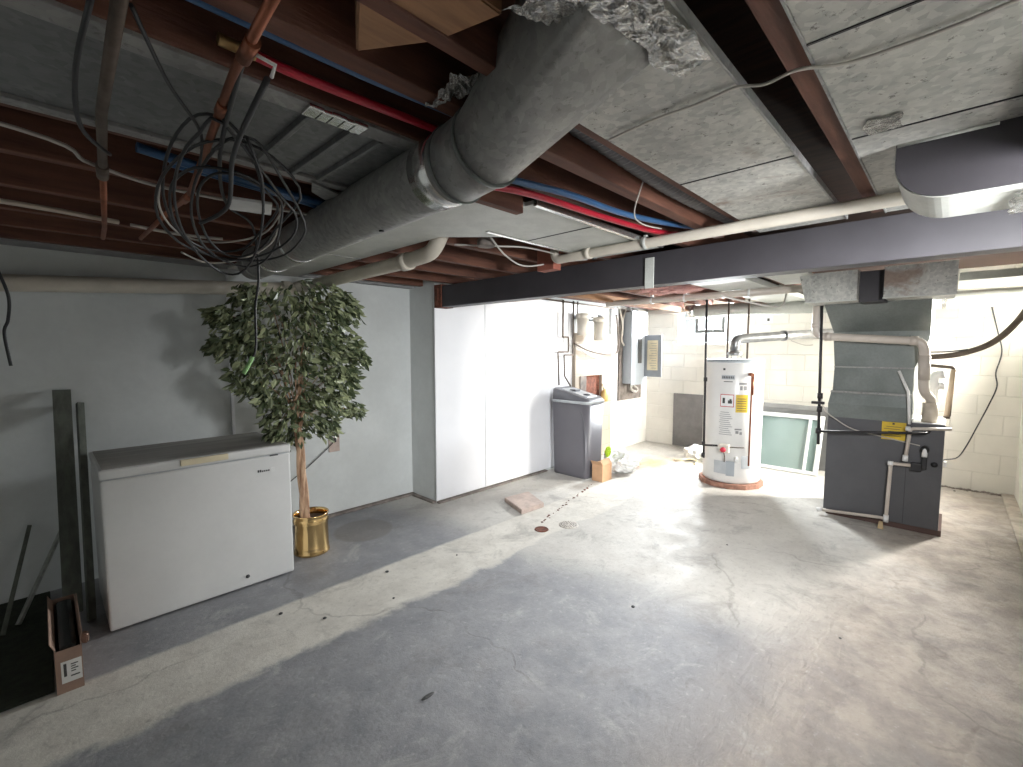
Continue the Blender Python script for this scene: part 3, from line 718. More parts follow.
for (px, py, rp) in ((300, 302, 26), (262, 312, 28), (228, 322, 18), (222, 345, 12), (325, 300, 20), (338, 312, 18), (352, 345, 16), (356, 358, 10), (330, 345, 26), (290, 345, 34), (250, 350, 24), (236, 372, 15), (246, 385, 15), (275, 385, 32), (315, 382, 32), (338, 380, 20), (335, 405, 18), (300, 412, 26), (268, 408, 18), (285, 430, 14), (315, 428, 14), (350, 412, 9), (240, 300, 12), (216, 318, 8), (342, 300, 12), (262, 428, 8), (345, 372, 10), (305, 330, 30), (240, 335, 20)):
    cl.append((.765 + (px - 210) * .00690, 1.985 - (py - 290) * .00745, rp * .0068))
bm = new(); tone = []
tw = new()
for (cx_, cz_, r) in cl:
    n = int(50 + (r / .2) ** 2 * 125)
    yo = rng.uniform(-.08, .08)
    tube(tw, smooth_path([(TX, PY - .02, 1.05), (TX + (cx_ - TX) * .4, PY + yo * .5, max(1.08, cz_ - .12)), (cx_, PY - .03 + yo, cz_)], 4), lambda u: .004 - .0025 * u, 5)
    for _ in range(n):
        while True:
            d = Vector((rng.uniform(-1, 1), rng.uniform(-1, 1), rng.uniform(-1, 1)))
            if d.length < 1: break
        c = Vector((cx_, PY - .04 + yo, cz_)) + Vector((d.x * r, d.y * max(r, .12) * 1.15, d.z * r))
        L = rng.uniform(.05, .082); w = L * rng.uniform(.44, .56)
        out_ = Vector((c.x - TX, c.y - PY, 0)); out_ = out_.normalized() if out_.length > .02 else Vector((1, 0, 0))
        dr_ = (out_ * rng.uniform(.2, 1.) + Vector((rng.uniform(-.6, .6), rng.uniform(-.6, .6), rng.uniform(-1.3, .1)))).normalized()
        sd_ = dr_.cross(Vector((rng.uniform(-1, 1), rng.uniform(-1, 1), rng.uniform(-.3, 1)))).normalized(); nn = dr_.cross(sd_)
        P_ = [c, c + dr_ * L * .28 + sd_ * w * .45 + nn * .002, c + dr_ * L * .62 + sd_ * w * .42 + nn * .003, c + dr_ * L - nn * .008,
              c + dr_ * L * .62 - sd_ * w * .42 + nn * .003, c + dr_ * L * .28 - sd_ * w * .45 + nn * .002]
        m1 = c + dr_ * L * .45 - nn * .005
        vs = [bm.verts.new(p) for p in P_]; vm = bm.verts.new(m1)
        tn = rng.random() ** 1.6
        for q in ((0, 1, 2), (2, 3, 4), (4, 5, 0)):
            pass
        bm.faces.new((vs[0], vs[1], vs[2], vm)); bm.faces.new((vs[2], vs[3], vm)); bm.faces.new((vs[3], vs[4], vm)); bm.faces.new((vs[4], vs[5], vs[0], vm))
        tone += [tn] * 7
fo = obj('foliage', bm, 'leaf', t)
at_ = fo.data.attributes.new('tone', 'FLOAT', 'POINT'); at_.data.foreach_set('value', tone)
obj('twigs', tw, 'bark', t)

# outlet and cord
t = thing('wall_outlet', 'wall outlet on the left wall behind the ficus', 'outlet', (1.85, 4.07, .6))
bm = new(); box(bm, (1.80, 4.062, .60), (1.90, 4.081, .78), .004); obj('outlet_plate', bm, 'paver', t)
bm = new(); box(bm, (1.82, 4.04, .69), (1.86, 4.066, .73), .006); obj('plug', bm, 'black', t)
bm = new(); box(bm, (1.80, 4.035, .74), (1.88, 4.064, .83), .012); obj('adapter', bm, 'whiteplastic', t)
simple('power_cord', [(1.84, 4.045, .70), (1.74, 4.04, .62), (1.60, 4.03, .52), (1.44, 4.02, .42), (1.25, 4.02, .30), (1.16, 3.95, .2), (1.16, 3.88, .15)], .004, 'black', 'black power cord dropping from the outlet behind the freezer', 'cord')

# ------------------------------------------------------------------ water softener
t = thing('water_softener', 'tall grey cabinet water softener standing by the white wall panels', 'water softener', (4.60, 3.28, 0))
def rrect(cx, cy, hx, hy, r, z, n=5, zf=None):
    out = []
    for qx, qy, a0 in ((1, 1, 0), (-1, 1, PI / 2), (-1, -1, PI), (1, -1, 3 * PI / 2)):
        for k in range(n + 1):
            a = a0 + k * PI / 2 / n
            x, y = cx + qx * (hx - r) + r * math.cos(a), cy + qy * (hy - r) + r * math.sin(a)
            out.append((x, y, z if zf is None else zf(x, y)))
    return out
CX, CY = 4.60, 3.30
bm = new(); loft(bm, [rrect(CX, CY, .175, .250, .06, 0), rrect(CX, CY, .180, .255, .065, .03), rrect(CX, CY, .195, .275, .07, .90)], True, True); obj('salt_cabinet', bm, 'softener', t)
bm = new(); loft(bm, [rrect(CX, CY, .202, .282, .072, .895), rrect(CX, CY, .204, .284, .072, .925), rrect(CX, CY, .202, .282, .072, .93)], True, True); obj('rim_band', bm, 'lightgrey', t)
bm = new()
zt = lambda x, y: 1.015 + (y - CY) * .22
loft(bm, [rrect(CX, CY, .198, .278, .072, .928), rrect(CX, CY, .195, .270, .07, 0, zf=lambda x, y: zt(x, y) - .02), rrect(CX, CY, .175, .25, .06, 0, zf=zt)], True, True); ld = obj('lid', bm, 'softener_lid', t)
bm = new(); loft(bm, [rrect(CX, CY - .02, .12, .19, .03, 0, zf=zt), rrect(CX, CY - .02, .115, .185, .03, 0, zf=lambda x, y: zt(x, y) + .008)], True, False); obj('control_panel', bm, 'lightgrey', ld)
bm = new(); lathe(bm, [(.0, 0), (.045, 0), (.045, .012), (.0, .014)], (CX, CY - .13, zt(CX, CY - .13) + .004), 20, 'Z', False); obj('dial', bm, 'softener_lid', ld)
bm = new(); box(bm, (CX - .05, CY + .0, zt(0, CY) + .01), (CX + .05, CY + .09, zt(0, CY + .09) + .014), .004); obj('display', bm, 'softener_lid', ld)
bm = new(); tube(bm, smooth_path([(CX - .188, 3.15, .85), (CX - .191, 3.08, .70), (CX - .187, 3.06, .45), (CX - .183, 3.06, .1)], 6), .005, 6); obj('front_groove', bm, 'softener_lid', t)
t = thing('small_carton', 'small orange brown cardboard box at the foot of the softener', 'box', (4.6, 2.93, 0))
bm = new(); box(bm, (4.46, 2.84, .0), (4.66, 2.985, .205), .003); obj('carton_body', bm, 'cardboard', t)
bm = new(); prism(bm, [(4.46, .2), (4.463, .2), (4.43, .245), (4.427, .243)], 'Y', 2.84, 2.985); obj('flap', bm, 'cardboard', t)
bm = new(); prism(bm, [(2.84, .2), (2.843, .2), (2.87, .26), (2.867, .262)], 'X', 4.47, 4.65); obj('flap', bm, 'cardboard', t)
# crumpled plastic bag
bm = new(); bmesh.ops.create_icosphere(bm, subdivisions=4, radius=1)
for v in bm.verts:
    d = v.co.normalized(); k = 1 + .35 * noise.noise(d * 2.3) + .16 * noise.noise(d * 6)
    v.co = Vector((5.08 + d.x * .25 * k, 2.97 + d.y * .19 * k, max(.004, .10 + d.z * .14 * k + .10 * max(0, noise.noise(d * 1.5 + Vector((3, 0, 0)))))))
t = thing('salt_bag', 'crumpled white plastic bag with lime green print behind the small box', 'plastic bag', (5.08, 2.97, 0)); obj('bag_body', bm, 'bag', t)
bm = new(); bmesh.ops.create_icosphere(bm, subdivisions=3, radius=1)
for v in bm.verts:
    d = v.co.normalized(); v.co = Vector((4.86 + d.x * .05, 3.02 + d.y * .03, .27 + d.z * .06 + d.x * .02))
    v.co += Vector((noise.noise(d * 4), noise.noise(d * 4 + Vector((4, 4, 4))), noise.noise(d * 5))) * .02
obj('printed_corner', bm, 'baggreen', t)
bm = new(); bmesh.ops.create_icosphere(bm, subdivisions=3, radius=1)
for v in bm.verts:
    d = v.co.normalized(); k = 1 + .3 * noise.noise(d * 3); v.co = Vector((6.30 + d.x * .16 * k, 2.50 + d.y * .15 * k, max(.003, .10 + d.z * .11 * k)))
t = thing('rag_bundle', 'white bag with cream yellow cord lying behind the water heater', 'bag', (6.3, 2.5, 0)); obj('bag_body', bm, 'bag', t)
bm = new(); tube(bm, smooth_path([(6.1, 2.72, .01), (6.0, 2.62, .03), (6.1, 2.5, .05), (6.15, 2.42, .02), (6.0, 2.40, .01)], 6), .014, 8); obj('yellow_cord', bm, 'ivory', t)

# paver and floor drains
bm = new(); prism(bm, [(3.06, 2.82), (3.36, 2.80), (3.52, 3.15), (3.20, 3.19)], 'Z', 0, .045, .005)
tag(obj('stone_paver', bm, 'paver'), 'flat rosy stone paver lying on the floor before the wall panels', 'paver')
bm = new(); lathe(bm, [(0, -.0), (.028, .001), (.05, .004), (.058, .006), (.062, .0)], (2.92, 2.46, 0), 28, 'Z', False)
tag(obj('floor_drain', bm, 'rust'), 'small rusty brown floor drain left of the pale round cover', 'drain')
t = thing('drain_cover', 'pale perforated round drain cover beside the rusty drain', 'drain', (3.16, 2.35, 0))
bm = new(); lathe(bm, [(0, .008), (.078, .008), (.084, .005), (.086, 0)], (3.16, 2.35, 0), 36, 'Z', False); obj('cover_plate', bm, 'grate', t)
bm = new()
for rr, nn_ in ((.022, 6), (.044, 12), (.064, 18)):
    for k in range(nn_):
        a = 2 * PI * k / nn_; lathe(bm, [(.0, 0), (.005, 0), (.005, .0012), (0, .0012)], (3.16 + rr * math.cos(a), 2.35 + rr * math.sin(a), .0078), 8, 'Z', False)
obj('holes', bm, 'ink', t)
bm = new(); rng = random.Random(11)
for k in range(34):
    u = k / 33; x = 3.05 + u * 1.25 + rng.uniform(-.02, .02); y = 2.56 + u * .33 + rng.uniform(-.015, .015); s = rng.uniform(.004, .016)
    bmesh.ops.create_icosphere(bm, subdivisions=1, radius=s, matrix=Matrix.Translation((x, y, .002)) @ Matrix.Scale(.25, 4, (0, 0, 1)))
o = obj('crumbled_crack', bm, 'rust'); tag(o, 'line of dark crumbs along a crack from drain to softener', 'debris'); o['kind'] = 'stuff'
bm = new(); rng = random.Random(12)
bmesh.ops.create_icosphere(bm, subdivisions=2, radius=1)
for v in bm.verts: v.co = Vector((1.12 + v.co.x * .035, 1.60 + v.co.y * .010, .006 + v.co.z * .005))
tag(obj('debris_chip', bm, 'ink'), 'dark little chip on the grey floor in the left foreground', 'debris')
bm = new(); rng = random.Random(14)
for (x, y) in ((2.9, .35), (1.63, -.02), (1.06, 2.52), (1.6, 2.75), (1.45, 2.42), (3.7, 1.2), (2.4, 1.3), (6.93, .10), (6.90, .2), (6.86, -.1), (6.95, -.2), (.9, 2.75), (2.1, 2.6)):
    s = rng.uniform(.007, .014)
    bmesh.ops.create_icosphere(bm, subdivisions=1, radius=s, matrix=Matrix.Translation((x, y, .003)) @ Matrix.Scale(.5, 4, (0, 0, 1)))
o = obj('floor_grit', bm, 'ink'); tag(o, 'scattered dark grit on the concrete floor', 'debris'); o['kind'] = 'stuff'
bm = new(); rng = random.Random(15)
for k in range(60):
    y = -.45 + k * .03; s = rng.uniform(.01, .03)
    bmesh.ops.create_icosphere(bm, subdivisions=1, radius=s, matrix=Matrix.Translation((XB - .03 + rng.uniform(-.02, .01), y, .004)) @ Matrix.Scale(.6, 4, (0, 0, 1)))
o = obj('wall_debris', bm, 'plywood'); tag(o, 'crumbled dark mortar along the foot of the back wall', 'debris'); o['kind'] = 'stuff'

# ------------------------------------------------------------------ chimney, filters, panel
t = thing('block_chimney', 'tan block chimney base with open cleanout hole in the white wall', 'chimney', (5.4, 3.6, 0))
bm = new()
x0, x1 = 4.955, 5.86
hx0, hx1, hz0, hz1 = 5.18, 5.60, .85, 1.18
for a in ((x0, hx0, 0, 1.76), (hx1, x1, 0, 1.76), (hx0, hx1, 0, hz0), (hx0, hx1, hz1, 1.76)):
    box(bm, (a[0], 3.60, a[2]), (a[1], 3.655, a[3]))
obj('chimney_body', bm, block_mat('tan_block_masonry', 'X', (.40, .33, .26), (.1, .06)), t)
bm = new(); box(bm, (hx0, 3.645, hz0), (hx1, 3.656, hz1)); obj('cleanout_hole', bm, 'rust', t)
bm = new(); box(bm, (hx0 - .12, 3.59, hz0), (hx0 + .02, 3.602, hz1), .002); obj('cleanout_door', bm, 'plywood', t)
bm = new(); lathe(bm, [(0, 0), (.05, 0), (.055, .10), (.045, .14), (.02, .17), (0, .17)], (5.60, 3.55, .80), 20, 'Z', False)
t = thing('brine_bottle', 'small yellowish bottle hanging before the chimney hole', 'bottle', (5.6, 3.55, .8)); obj('bottle_body', bm, mat('amber_plastic', (.60, .42, .16), .4), t)
bm = new(); tube(bm, [(5.6, 3.55, .96), (5.55, 3.56, 1.05)], .012, 8); obj('bottle_neck', bm, 'ivory', t)

def water_filter(x, y, z0, z1, lab, m_, q=1.4):
    t = thing('water_filter', lab, 'water filter', (x, y, z0), 'water filter housings')
    b_ = new(); lathe(b_, [(0, z0), (.045 * q, z0), (.052 * q, z0 + .02), (.056 * q, z1 - .07), (0, z1 - .07)], (x, y, 0), 24, 'Z', False); obj('sump', b_, m_, t)
    b_ = new(); lathe(b_, [(.062 * q, z1 - .075), (.066 * q, z1 - .06), (.064 * q, z1 - .01), (.03, z1), (0, z1)], (x, y, 0), 24, 'Z', False)
    box(b_, (x - .09, y - .02, z1 - .05), (x + .09, y + .02, z1 - .02), .005); obj('cap', b_, 'offwhite', t)
    b_ = new(); box(b_, (x - .04, y + .04, z1 - .06), (x + .04, 3.656, z1 - .03), .003); obj('bracket', b_, 'panelgrey', t)
    return t
water_filter(5.00, 3.52, 1.73, 2.02, 'cream water filter housing beside the copper pipes', 'offwhite')
f2 = water_filter(5.30, 3.46, 1.66, 1.985, 'white water filter housing with dark fittings, right of the cream one', 'offwhite')
bm = new()
for k in range(3): box(bm, (5.25 + k * .035, 3.43, 1.985), (5.27 + k * .035, 3.46, 2.005), .003)
obj('relief_button', bm, 'ink', f2)
simple('copper_line', fillet([(4.65, 3.58, 2.17), (4.65, 3.58, 1.70), (4.77, 3.58, 1.70), (4.77, 3.58, 1.51), (4.54, 3.57, 1.51), (4.54, 3.55, 1.09)], .02), .011, 'iron', 'dark copper line jogging down to the softener, leftmost', 'pipe', False)
simple('copper_line', fillet([(4.87, 3.58, 2.17), (4.87, 3.58, 1.47), (4.68, 3.58, 1.47), (4.68, 3.57, 1.20), (4.72, 3.50, 1.07)], .02), .011, 'iron', 'dark copper line jogging down to the softener, next to the first', 'pipe', False)
simple('copper_line', fillet([(4.95, 3.57, 2.17), (4.95, 3.57, 1.99), (5.25, 3.57, 1.985), (5.26, 3.5, 1.965)], .02), .009, 'iron', 'short dark line feeding the water filters from above', 'pipe', False)
simple('supply_line', [(4.87, 3.56, 1.62), (5.2, 3.54, 1.52), (5.6, 3.52, 1.47), (5.9, 3.54, 1.50), (5.98, 3.57, 1.7), (5.96, 3.6, 2.05)], .011, 'iron', 'dark hose looping from copper lines to the electrical board', 'hose')
simple('supply_line', [(4.90, 3.57, 1.60), (5.2, 3.55, 1.46), (5.55, 3.53, 1.40), (5.9, 3.55, 1.46), (6.0, 3.6, 1.6)], .006, 'cable_grey', 'thin grey hose sagging below the dark hose', 'hose')
simple('wall_pipe', [(4.2, 3.60, 2.155), (5.9, 3.60, 2.14)], .010, 'iron', 'thin dark pipe high along the white panels', 'pipe', False)

bm = new(); box(bm, (6.09, 3.615, .76), (6.78, 3.642, 2.15), .003); tag(obj('panel_backboard', bm, 'plywood'), 'dark stained backboard behind the electrical panel', 'board')
t = thing('electrical_panel', 'grey electrical breaker panel with open door on the far left wall', 'electrical panel', (6.4, 3.55, 1.05))
bm = new(); box(bm, (6.19, 3.46, 1.02), (6.62, 3.616, 2.10), .006); obj('panel_box', bm, 'panelgrey', t)
bm = new(); box(bm, (6.17, 3.452, 1.00), (6.64, 3.462, 2.12), .003); obj('panel_cover', bm, 'panelgrey', t)
bm = new(); box(bm, (6.36, 3.440, 1.33), (6.46, 3.454, 1.70), .003); obj('breaker_row', bm, 'ink', t)
bm = new(); box(bm, (6.56, 3.17, 1.12), (6.58, 3.455, 1.76), .004)
dd = obj('panel_door', bm, 'doorgrey', t, 'darker grey open door')
bm = new(); box(bm, (6.556, 3.23, 1.22), (6.561, 3.40, 1.68)); cd = obj('index_card', bm, 'ivory', dd, 'cream circuit list')
bm = new()
for k in range(11): box(bm, (6.5545, 3.25, 1.25 + k * .038), (6.5565, 3.33 + .04 * ((k * 7) % 3) / 2, 1.257 + k * .038))
obj('card_print', bm, 'boardtop', cd)
for k, xx in enumerate((6.30, 6.42, 6.52)):
    bm = new(); tube(bm, fillet([(xx, 3.55, 2.10), (xx, 3.55, 2.14), (xx - .03, 3.6, 2.17)], .02), .022, 12); obj('conduit_fitting', bm, 'whiteplastic', t)
bm = new(); tube(bm, smooth_path([(6.40, 3.57, 1.02), (6.35, 3.55, .93), (6.46, 3.54, .88), (6.55, 3.56, .92), (6.45, 3.58, .98)], 6), .02, 8); obj('cable_bundle', bm, 'cable_grey', t)
simple('service_cable', [(6.05, 3.6, 2.14), (6.13, 3.59, 1.9), (6.12, 3.6, 1.7), (6.17, 3.58, 1.6)], .014, 'offwhite', 'cream service cables left of the breaker panel', 'cable')
simple('service_cable', [(6.20, 3.58, 2.14), (6.13, 3.585, 1.98), (6.14, 3.60, 1.75)], .011, 'offwhite', 'second cream cable crossing beside the breaker panel', 'cable')
bm = new(); box(bm, (6.72, 3.60, 1.78), (6.80, 3.645, 2.0), .004); tag(obj('meter_box', bm, 'panelgrey'), 'small grey box on the wall right of the breaker panel', 'box')

bm = new(); box(bm, (XB - .022, 2.70, .01), (XB - .002, 3.165, .845), .003)
tag(obj('access_board', bm, 'slate'), 'slate grey board covering the wall left of the water heater', 'board')

# ------------------------------------------------------------------ water heater
HX, HY, HR = 5.54, 1.79, .305
t = thing('water_heater', 'white gas water heater with yellow sticker on bricks', 'water heater', (HX, HY, .05))
bm = new(); lathe(bm, [(0, .055), (HR - .015, .055), (HR - .002, .07), (HR - .002, .30)], (HX, HY, 0), 64, 'Z', False)
lathe(bm, [(HR - .002, .30), (HR, .302), (HR, 1.405), (HR - .01, 1.42)], (HX, HY, 0), 64, 'Z', False); obj('tank_jacket', bm, 'white', t)
bm = new(); lathe(bm, [(HR + .003, 1.40), (HR + .004, 1.425), (HR - .01, 1.432), (0, 1.435)], (HX, HY, 0), 64, 'Z', False); obj('top_cap', bm, 'panelgrey', t)
vd = Vector((-HX, -HY, 0)).normalized()           # towards the room
a_c = math.atan2(vd.y, vd.x) - .065 / HR
def patch(u0, u1, z0, z1, r=HR + .0012, th=.0012, n=8):
    """curved sticker: u along the jacket in metres, measured from the side facing the room, + to the right seen from there"""
    b_ = new(); L0 = []; 
    for rr in (r, r + th):
        L0.append([[(HX + rr * math.cos(a_c + (u0 + (u1 - u0) * k / n) / HR), HY + rr * math.sin(a_c + (u0 + (u1 - u0) * k / n) / HR), z) for k in range(n + 1)] for z in (z0, z1)])
    V_ = [[[b_.verts.new(p) for p in row] for row in lay] for lay in L0]
    for k in range(n):
        for l in (0, 1): b_.faces.new((V_[l][0][k], V_[l][0][k + 1], V_[l][1][k + 1], V_[l][1][k]))
        for s in (0, 1): b_.faces.new((V_[0][s][k], V_[0][s][k + 1], V_[1][s][k + 1], V_[1][s][k]))
    for k in (0, n): b_.faces.new((V_[0][0][k], V_[0][1][k], V_[1][1][k], V_[1][0][k]))
    return b_
def join(bms):
    o_ = new()
    for b_ in bms:
        me = bpy.data.meshes.new('tmp'); b_.to_mesh(me); b_.free(); o_.from_mesh(me); bpy.data.meshes.remove(me)
    return o_
obj('warning_sticker', patch(-.065, .075, .91, 1.05), 'redink', t, 'white sticker with red border')
obj('sticker_face', patch(-.058, .068, .918, 1.042, HR + .003), 'whiteplastic', t)
obj('sticker_print', join([patch(-.04, -.015, .95, 1.01, HR + .005), patch(.015, .055, .95, .985, HR + .005), patch(.03, .05, .985, 1.0, HR + .005)]), 'ink', t)
ys = obj('yellow_sticker', patch(.092, .215, .855, 1.05), 'yellow', t, 'yellow energy sticker')
obj('sticker_print', join([patch(.105, .20, .872 + k * .026, .878 + k * .026, HR + .0028) for k in range(6)]), 'ink', t)
obj('instruction_print', join([patch(-.07 + .005 * (k % 3), .065 - .012 * ((k * 5) % 4), .60 + k * .0225, .606 + k * .0225) for k in range(12)]), 'boardtop', t)
obj('nameplate', join([patch(-.06, .075, 1.215, 1.262), ]), 'lightgrey', t)
obj('nameplate_print', join([patch(-.05 + k * .017, -.04 + k * .017, 1.225, 1.25, HR + .003) for k in range(7)] + [patch(-.035, .055, 1.186, 1.194)]), 'ink', t)
obj('round_badge', patch(-.045, -.022, 1.315, 1.338), 'ink', t)
obj('small_print', join([patch(.12, .20, 1.16, 1.18), patch(.13, .155, 1.10, 1.145), patch(.17, .2, 1.10, 1.145), patch(.09, .16, .66, .675), patch(.10, .13, .62, .65), patch(.14, .165, .61, .64)]), 'boardtop', t)
obj('burner_door', patch(-.11, .09, .16, .30, HR + .001, .008), 'lightgrey', t)
obj('access_flap', patch(.02, .10, .145, .31, HR + .009, .006), 'panelgrey', t)
obj('lower_panel', patch(.17, .36, .235, .375, HR + .001, .004), 'lightgrey', t)
vpos = lambda u, r, z: Vector((HX + r * math.cos(a_c + u / HR), HY + r * math.sin(a_c + u / HR), z))
bm = new(); c = vpos(.0, HR + .045, .0)
q = Matrix.Translation(c) @ Matrix.Rotation(a_c, 4, 'Z')
b_ = new(); box(b_, (-.045, -.05, .41), (.03, .055, .50), .01); xform(b_, q); obj('gas_valve', b_, 'offwhite', t)
b_ = new(); lathe(b_, [(0, .0), (.028, .0), (.03, .01), (.024, .035), (0, .037)], (.028, -.0, .445), 18, 'X', False); xform(b_, q); obj('valve_knob', b_, 'red', t, 'red round knob')
bm = new(); tube(bm, smooth_path([vpos(.0, HR + .05, .42), vpos(.01, HR + .05, .36), vpos(.005, HR + .03, .30)], 5), .006, 8); tube(bm, [vpos(.05, HR + .05, .475), vpos(.18, HR + .04, .475)], .005, 8); obj('pilot_line', bm, 'iron', t)
bm = new(); tube(bm, [vpos(.115, HR, .345), vpos(.115, HR + .05, .335)], .02, 14); obj('drain_valve', bm, 'whiteplastic', t)
bm = new(); tube(bm, fillet([vpos(.225, HR - .005, 1.275), vpos(.225, HR + .045, 1.27), vpos(.225, HR + .045, .275)], .015), .009, 12); obj('relief_pipe', bm, 'copper', t)
b_ = new(); tube(b_, [vpos(.225, HR, 1.275), vpos(.225, HR + .06, 1.27)], .020, 14); tube(b_, [vpos(.235, HR + .045, 1.26), vpos(.235, HR + .045, 1.05)], .013, 12); obj('relief_valve', b_, 'copper', t)
for k, (a0, lab) in enumerate(((.9, 0), (-.6, 0))): pass
# bricks under the heater
t = thing('brick_base', 'low ring of reddish bricks under the water heater', 'bricks', (HX, HY, 0))
bm = new()
for k in range(12):
    a = 2 * PI * k / 12; b_ = new(); box(b_, (-.055, -.088, 0), (.055, .088, .054), .005)
    xform(b_, Matrix.Rotation(a, 4, 'Z') @ Matrix.Translation((HR - .03, 0, 0))); xform(b_, Matrix.Translation((HX, HY, 0)))
    me = bpy.data.meshes.new('tmp'); b_.to_mesh(me); b_.free(); bm.from_mesh(me); bpy.data.meshes.remove(me)
lathe(bm, [(0, 0.001), (HR - .06, .001), (HR - .06, .052), (0, .052)], (HX, HY, 0), 24, 'Z', False)
obj('brick_course', bm, 'brick', t)
# flue
t = thing('flue_pipe', 'galvanized flue pipe elbowing from water heater to the back wall', 'flue pipe', (HX, HY, 1.45))
bm = new(); lathe(bm, [(.075, 1.475), (.085, 1.50), (.05, 1.53)], (HX, HY, 0), 28, 'Z', False)
for k in range(4):
    a = PI / 4 + k * PI / 2; tube(bm, [(HX + .075 * math.cos(a), HY + .075 * math.sin(a), 1.432), (HX + .075 * math.cos(a), HY + .075 * math.sin(a), 1.48)], .005, 6)
obj('draft_hood', bm, 'flue', t)
bm = new(); tube(bm, fillet([(HX, HY, 1.51), (HX, HY, 1.66), (6.0, 1.42, 1.70), (XB, 1.06, 1.76)], .10, 8), .052, 28); obj('pipe_run', bm, 'flue', t)
for p, q_ in (((6.0, 1.42, 1.70), (6.03, 1.41, 1.702)), ((6.98, 1.08, 1.757), (XB - .002, 1.06, 1.76))):
    bm = new(); tube(bm, [p, q_], .062, 28); obj('pipe_collar', bm, 'flue' if p[0] < 6.5 else 'whiteplastic', t)
simple('water_line', fillet([(HX + .14, HY + .13, 1.43), (HX + .14, HY + .13, 2.13)], .02), .011, 'iron', 'dark water line rising from the left of heater top', 'pipe', False)
simple('water_line', fillet([(HX + .14, HY - .09, 1.43), (HX + .14, HY - .09, 2.13)], .02), .011, 'iron', 'dark water line rising from the right of heater top', 'pipe', False)
t = thing('gas_pipe', 'dark gas pipe dropping beside the water heater to its valve', 'pipe', (5.10, 1.93, .3))
bm = new(); tube(bm, [(5.12, 1.965, 2.13), (5.12, 1.945, .33)], .012, 12); obj('riser', bm, 'blackpipe', t)
for z in (1.19, .47, .34):
    bm = new(); tube(bm, [(5.12, 1.952, z), (5.12, 1.952, z + .045)], .019, 12); obj('union', bm, 'blackpipe', t)
bm = new(); tube(bm, [(5.12, 1.947, .475), vpos(-.06, HR + .045, .475)], .011, 12); obj('valve_branch', bm, 'blackpipe', t)

# framed glass leaning on the back wall + ledge board behind
t = thing('framed_glass', 'white framed pale teal glass sash leaning on the back wall', 'window sash', (6.55, 1.4, 0))
def lean(b_): return xform(b_, Matrix.Translation((6.50, 0, 0)) @ Matrix.Rotation(math.atan2(.32, .74), 4, 'Y'))
y0, y1, hh = 1.10, 1.90, .76
bm = new()
for a in ((y0, y0 + .05, 0, hh), (y1 - .05, y1, 0, hh), (y0 + .05, y1 - .05, 0, .045), (y0 + .05, y1 - .05, hh - .055, hh), (y0 + .13, y0 + .165, .045, hh - .055)):
    box(bm, (-.02, a[0], a[2]), (.02, a[1], a[3]), .004)
obj('sash_frame', lean(bm), 'frame', t)
bm = new(); box(bm, (-.004, y0 + .045, .04), (.004, y1 - .045, hh - .05)); obj('glass_pane', lean(bm), 'glass_teal', t)
bm = new(); box(bm, (6.86, .55, 0), (XB - .003, 1.98, .80), .004); box(bm, (6.83, .55, .76), (6.86, 1.98, .82), .004)
tag(obj('low_cabinet', bm, 'boardtop'), 'low dusty grey ledge board behind the framed glass', 'ledge')
bm = new(); box(bm, (XB - .012, 1.79, 1.90), (XB - .002, 1.90, 2.00), .002)
t = thing('wall_tile', 'small white tag with dark mark on the wall above the flue', 'tag', (XB, 1.85, 1.9)); obj('tag_plate', bm, 'whiteplastic', t)
bm = new(); box(bm, (XB - .014, 1.83, 1.93), (XB - .011, 1.86, 1.97)); obj('tag_mark', bm, 'ink', t)
simple('house_cable', [(6.95, 1.55, 1.66), (6.97, 1.4, 1.60), (6.98, 1.3, 1.60)], .006, 'cable_grey', 'thin cable curl on the back wall below the flue', 'cable')

# ------------------------------------------------------------------ furnace
t = thing('furnace', 'charcoal grey furnace with sheet metal plenum in the right background', 'furnace', (5.35, .4, 0))
FX, Y0, Y1, FD = 5.065, .006, .800, .58
bm = new(); box(bm, (FX, Y0, .05), (FX + FD, Y1, .925), .006); obj('cabinet', bm, 'furnace', t)
bm = new(); box(bm, (FX - .004, Y0 - .002, .885), (FX + FD, .212, .93), .004); obj('top_rail', bm, 'furnace', t)
bm = new(); box(bm, (FX + .01, Y0 + .005, .928), (FX + FD - .01, .21, .937), .002); obj('top_plate', bm, 'whiteplastic', t, 'bright metal top')
bm = new(); box(bm, (FX + .02, Y0 - .02, .0), (FX + FD - .01, Y1 - .02, .05), .004); obj('base', bm, mat('dark_rusty_base', (.10, .06, .05), .8), t)
bm = new(); box(bm, (FX - .002, .228, .06), (FX + .001, .231, .84)); box(bm, (FX - .002, Y0 + .01, .880), (FX + .001, .22, .883)); obj('panel_seam', bm, 'black', t)
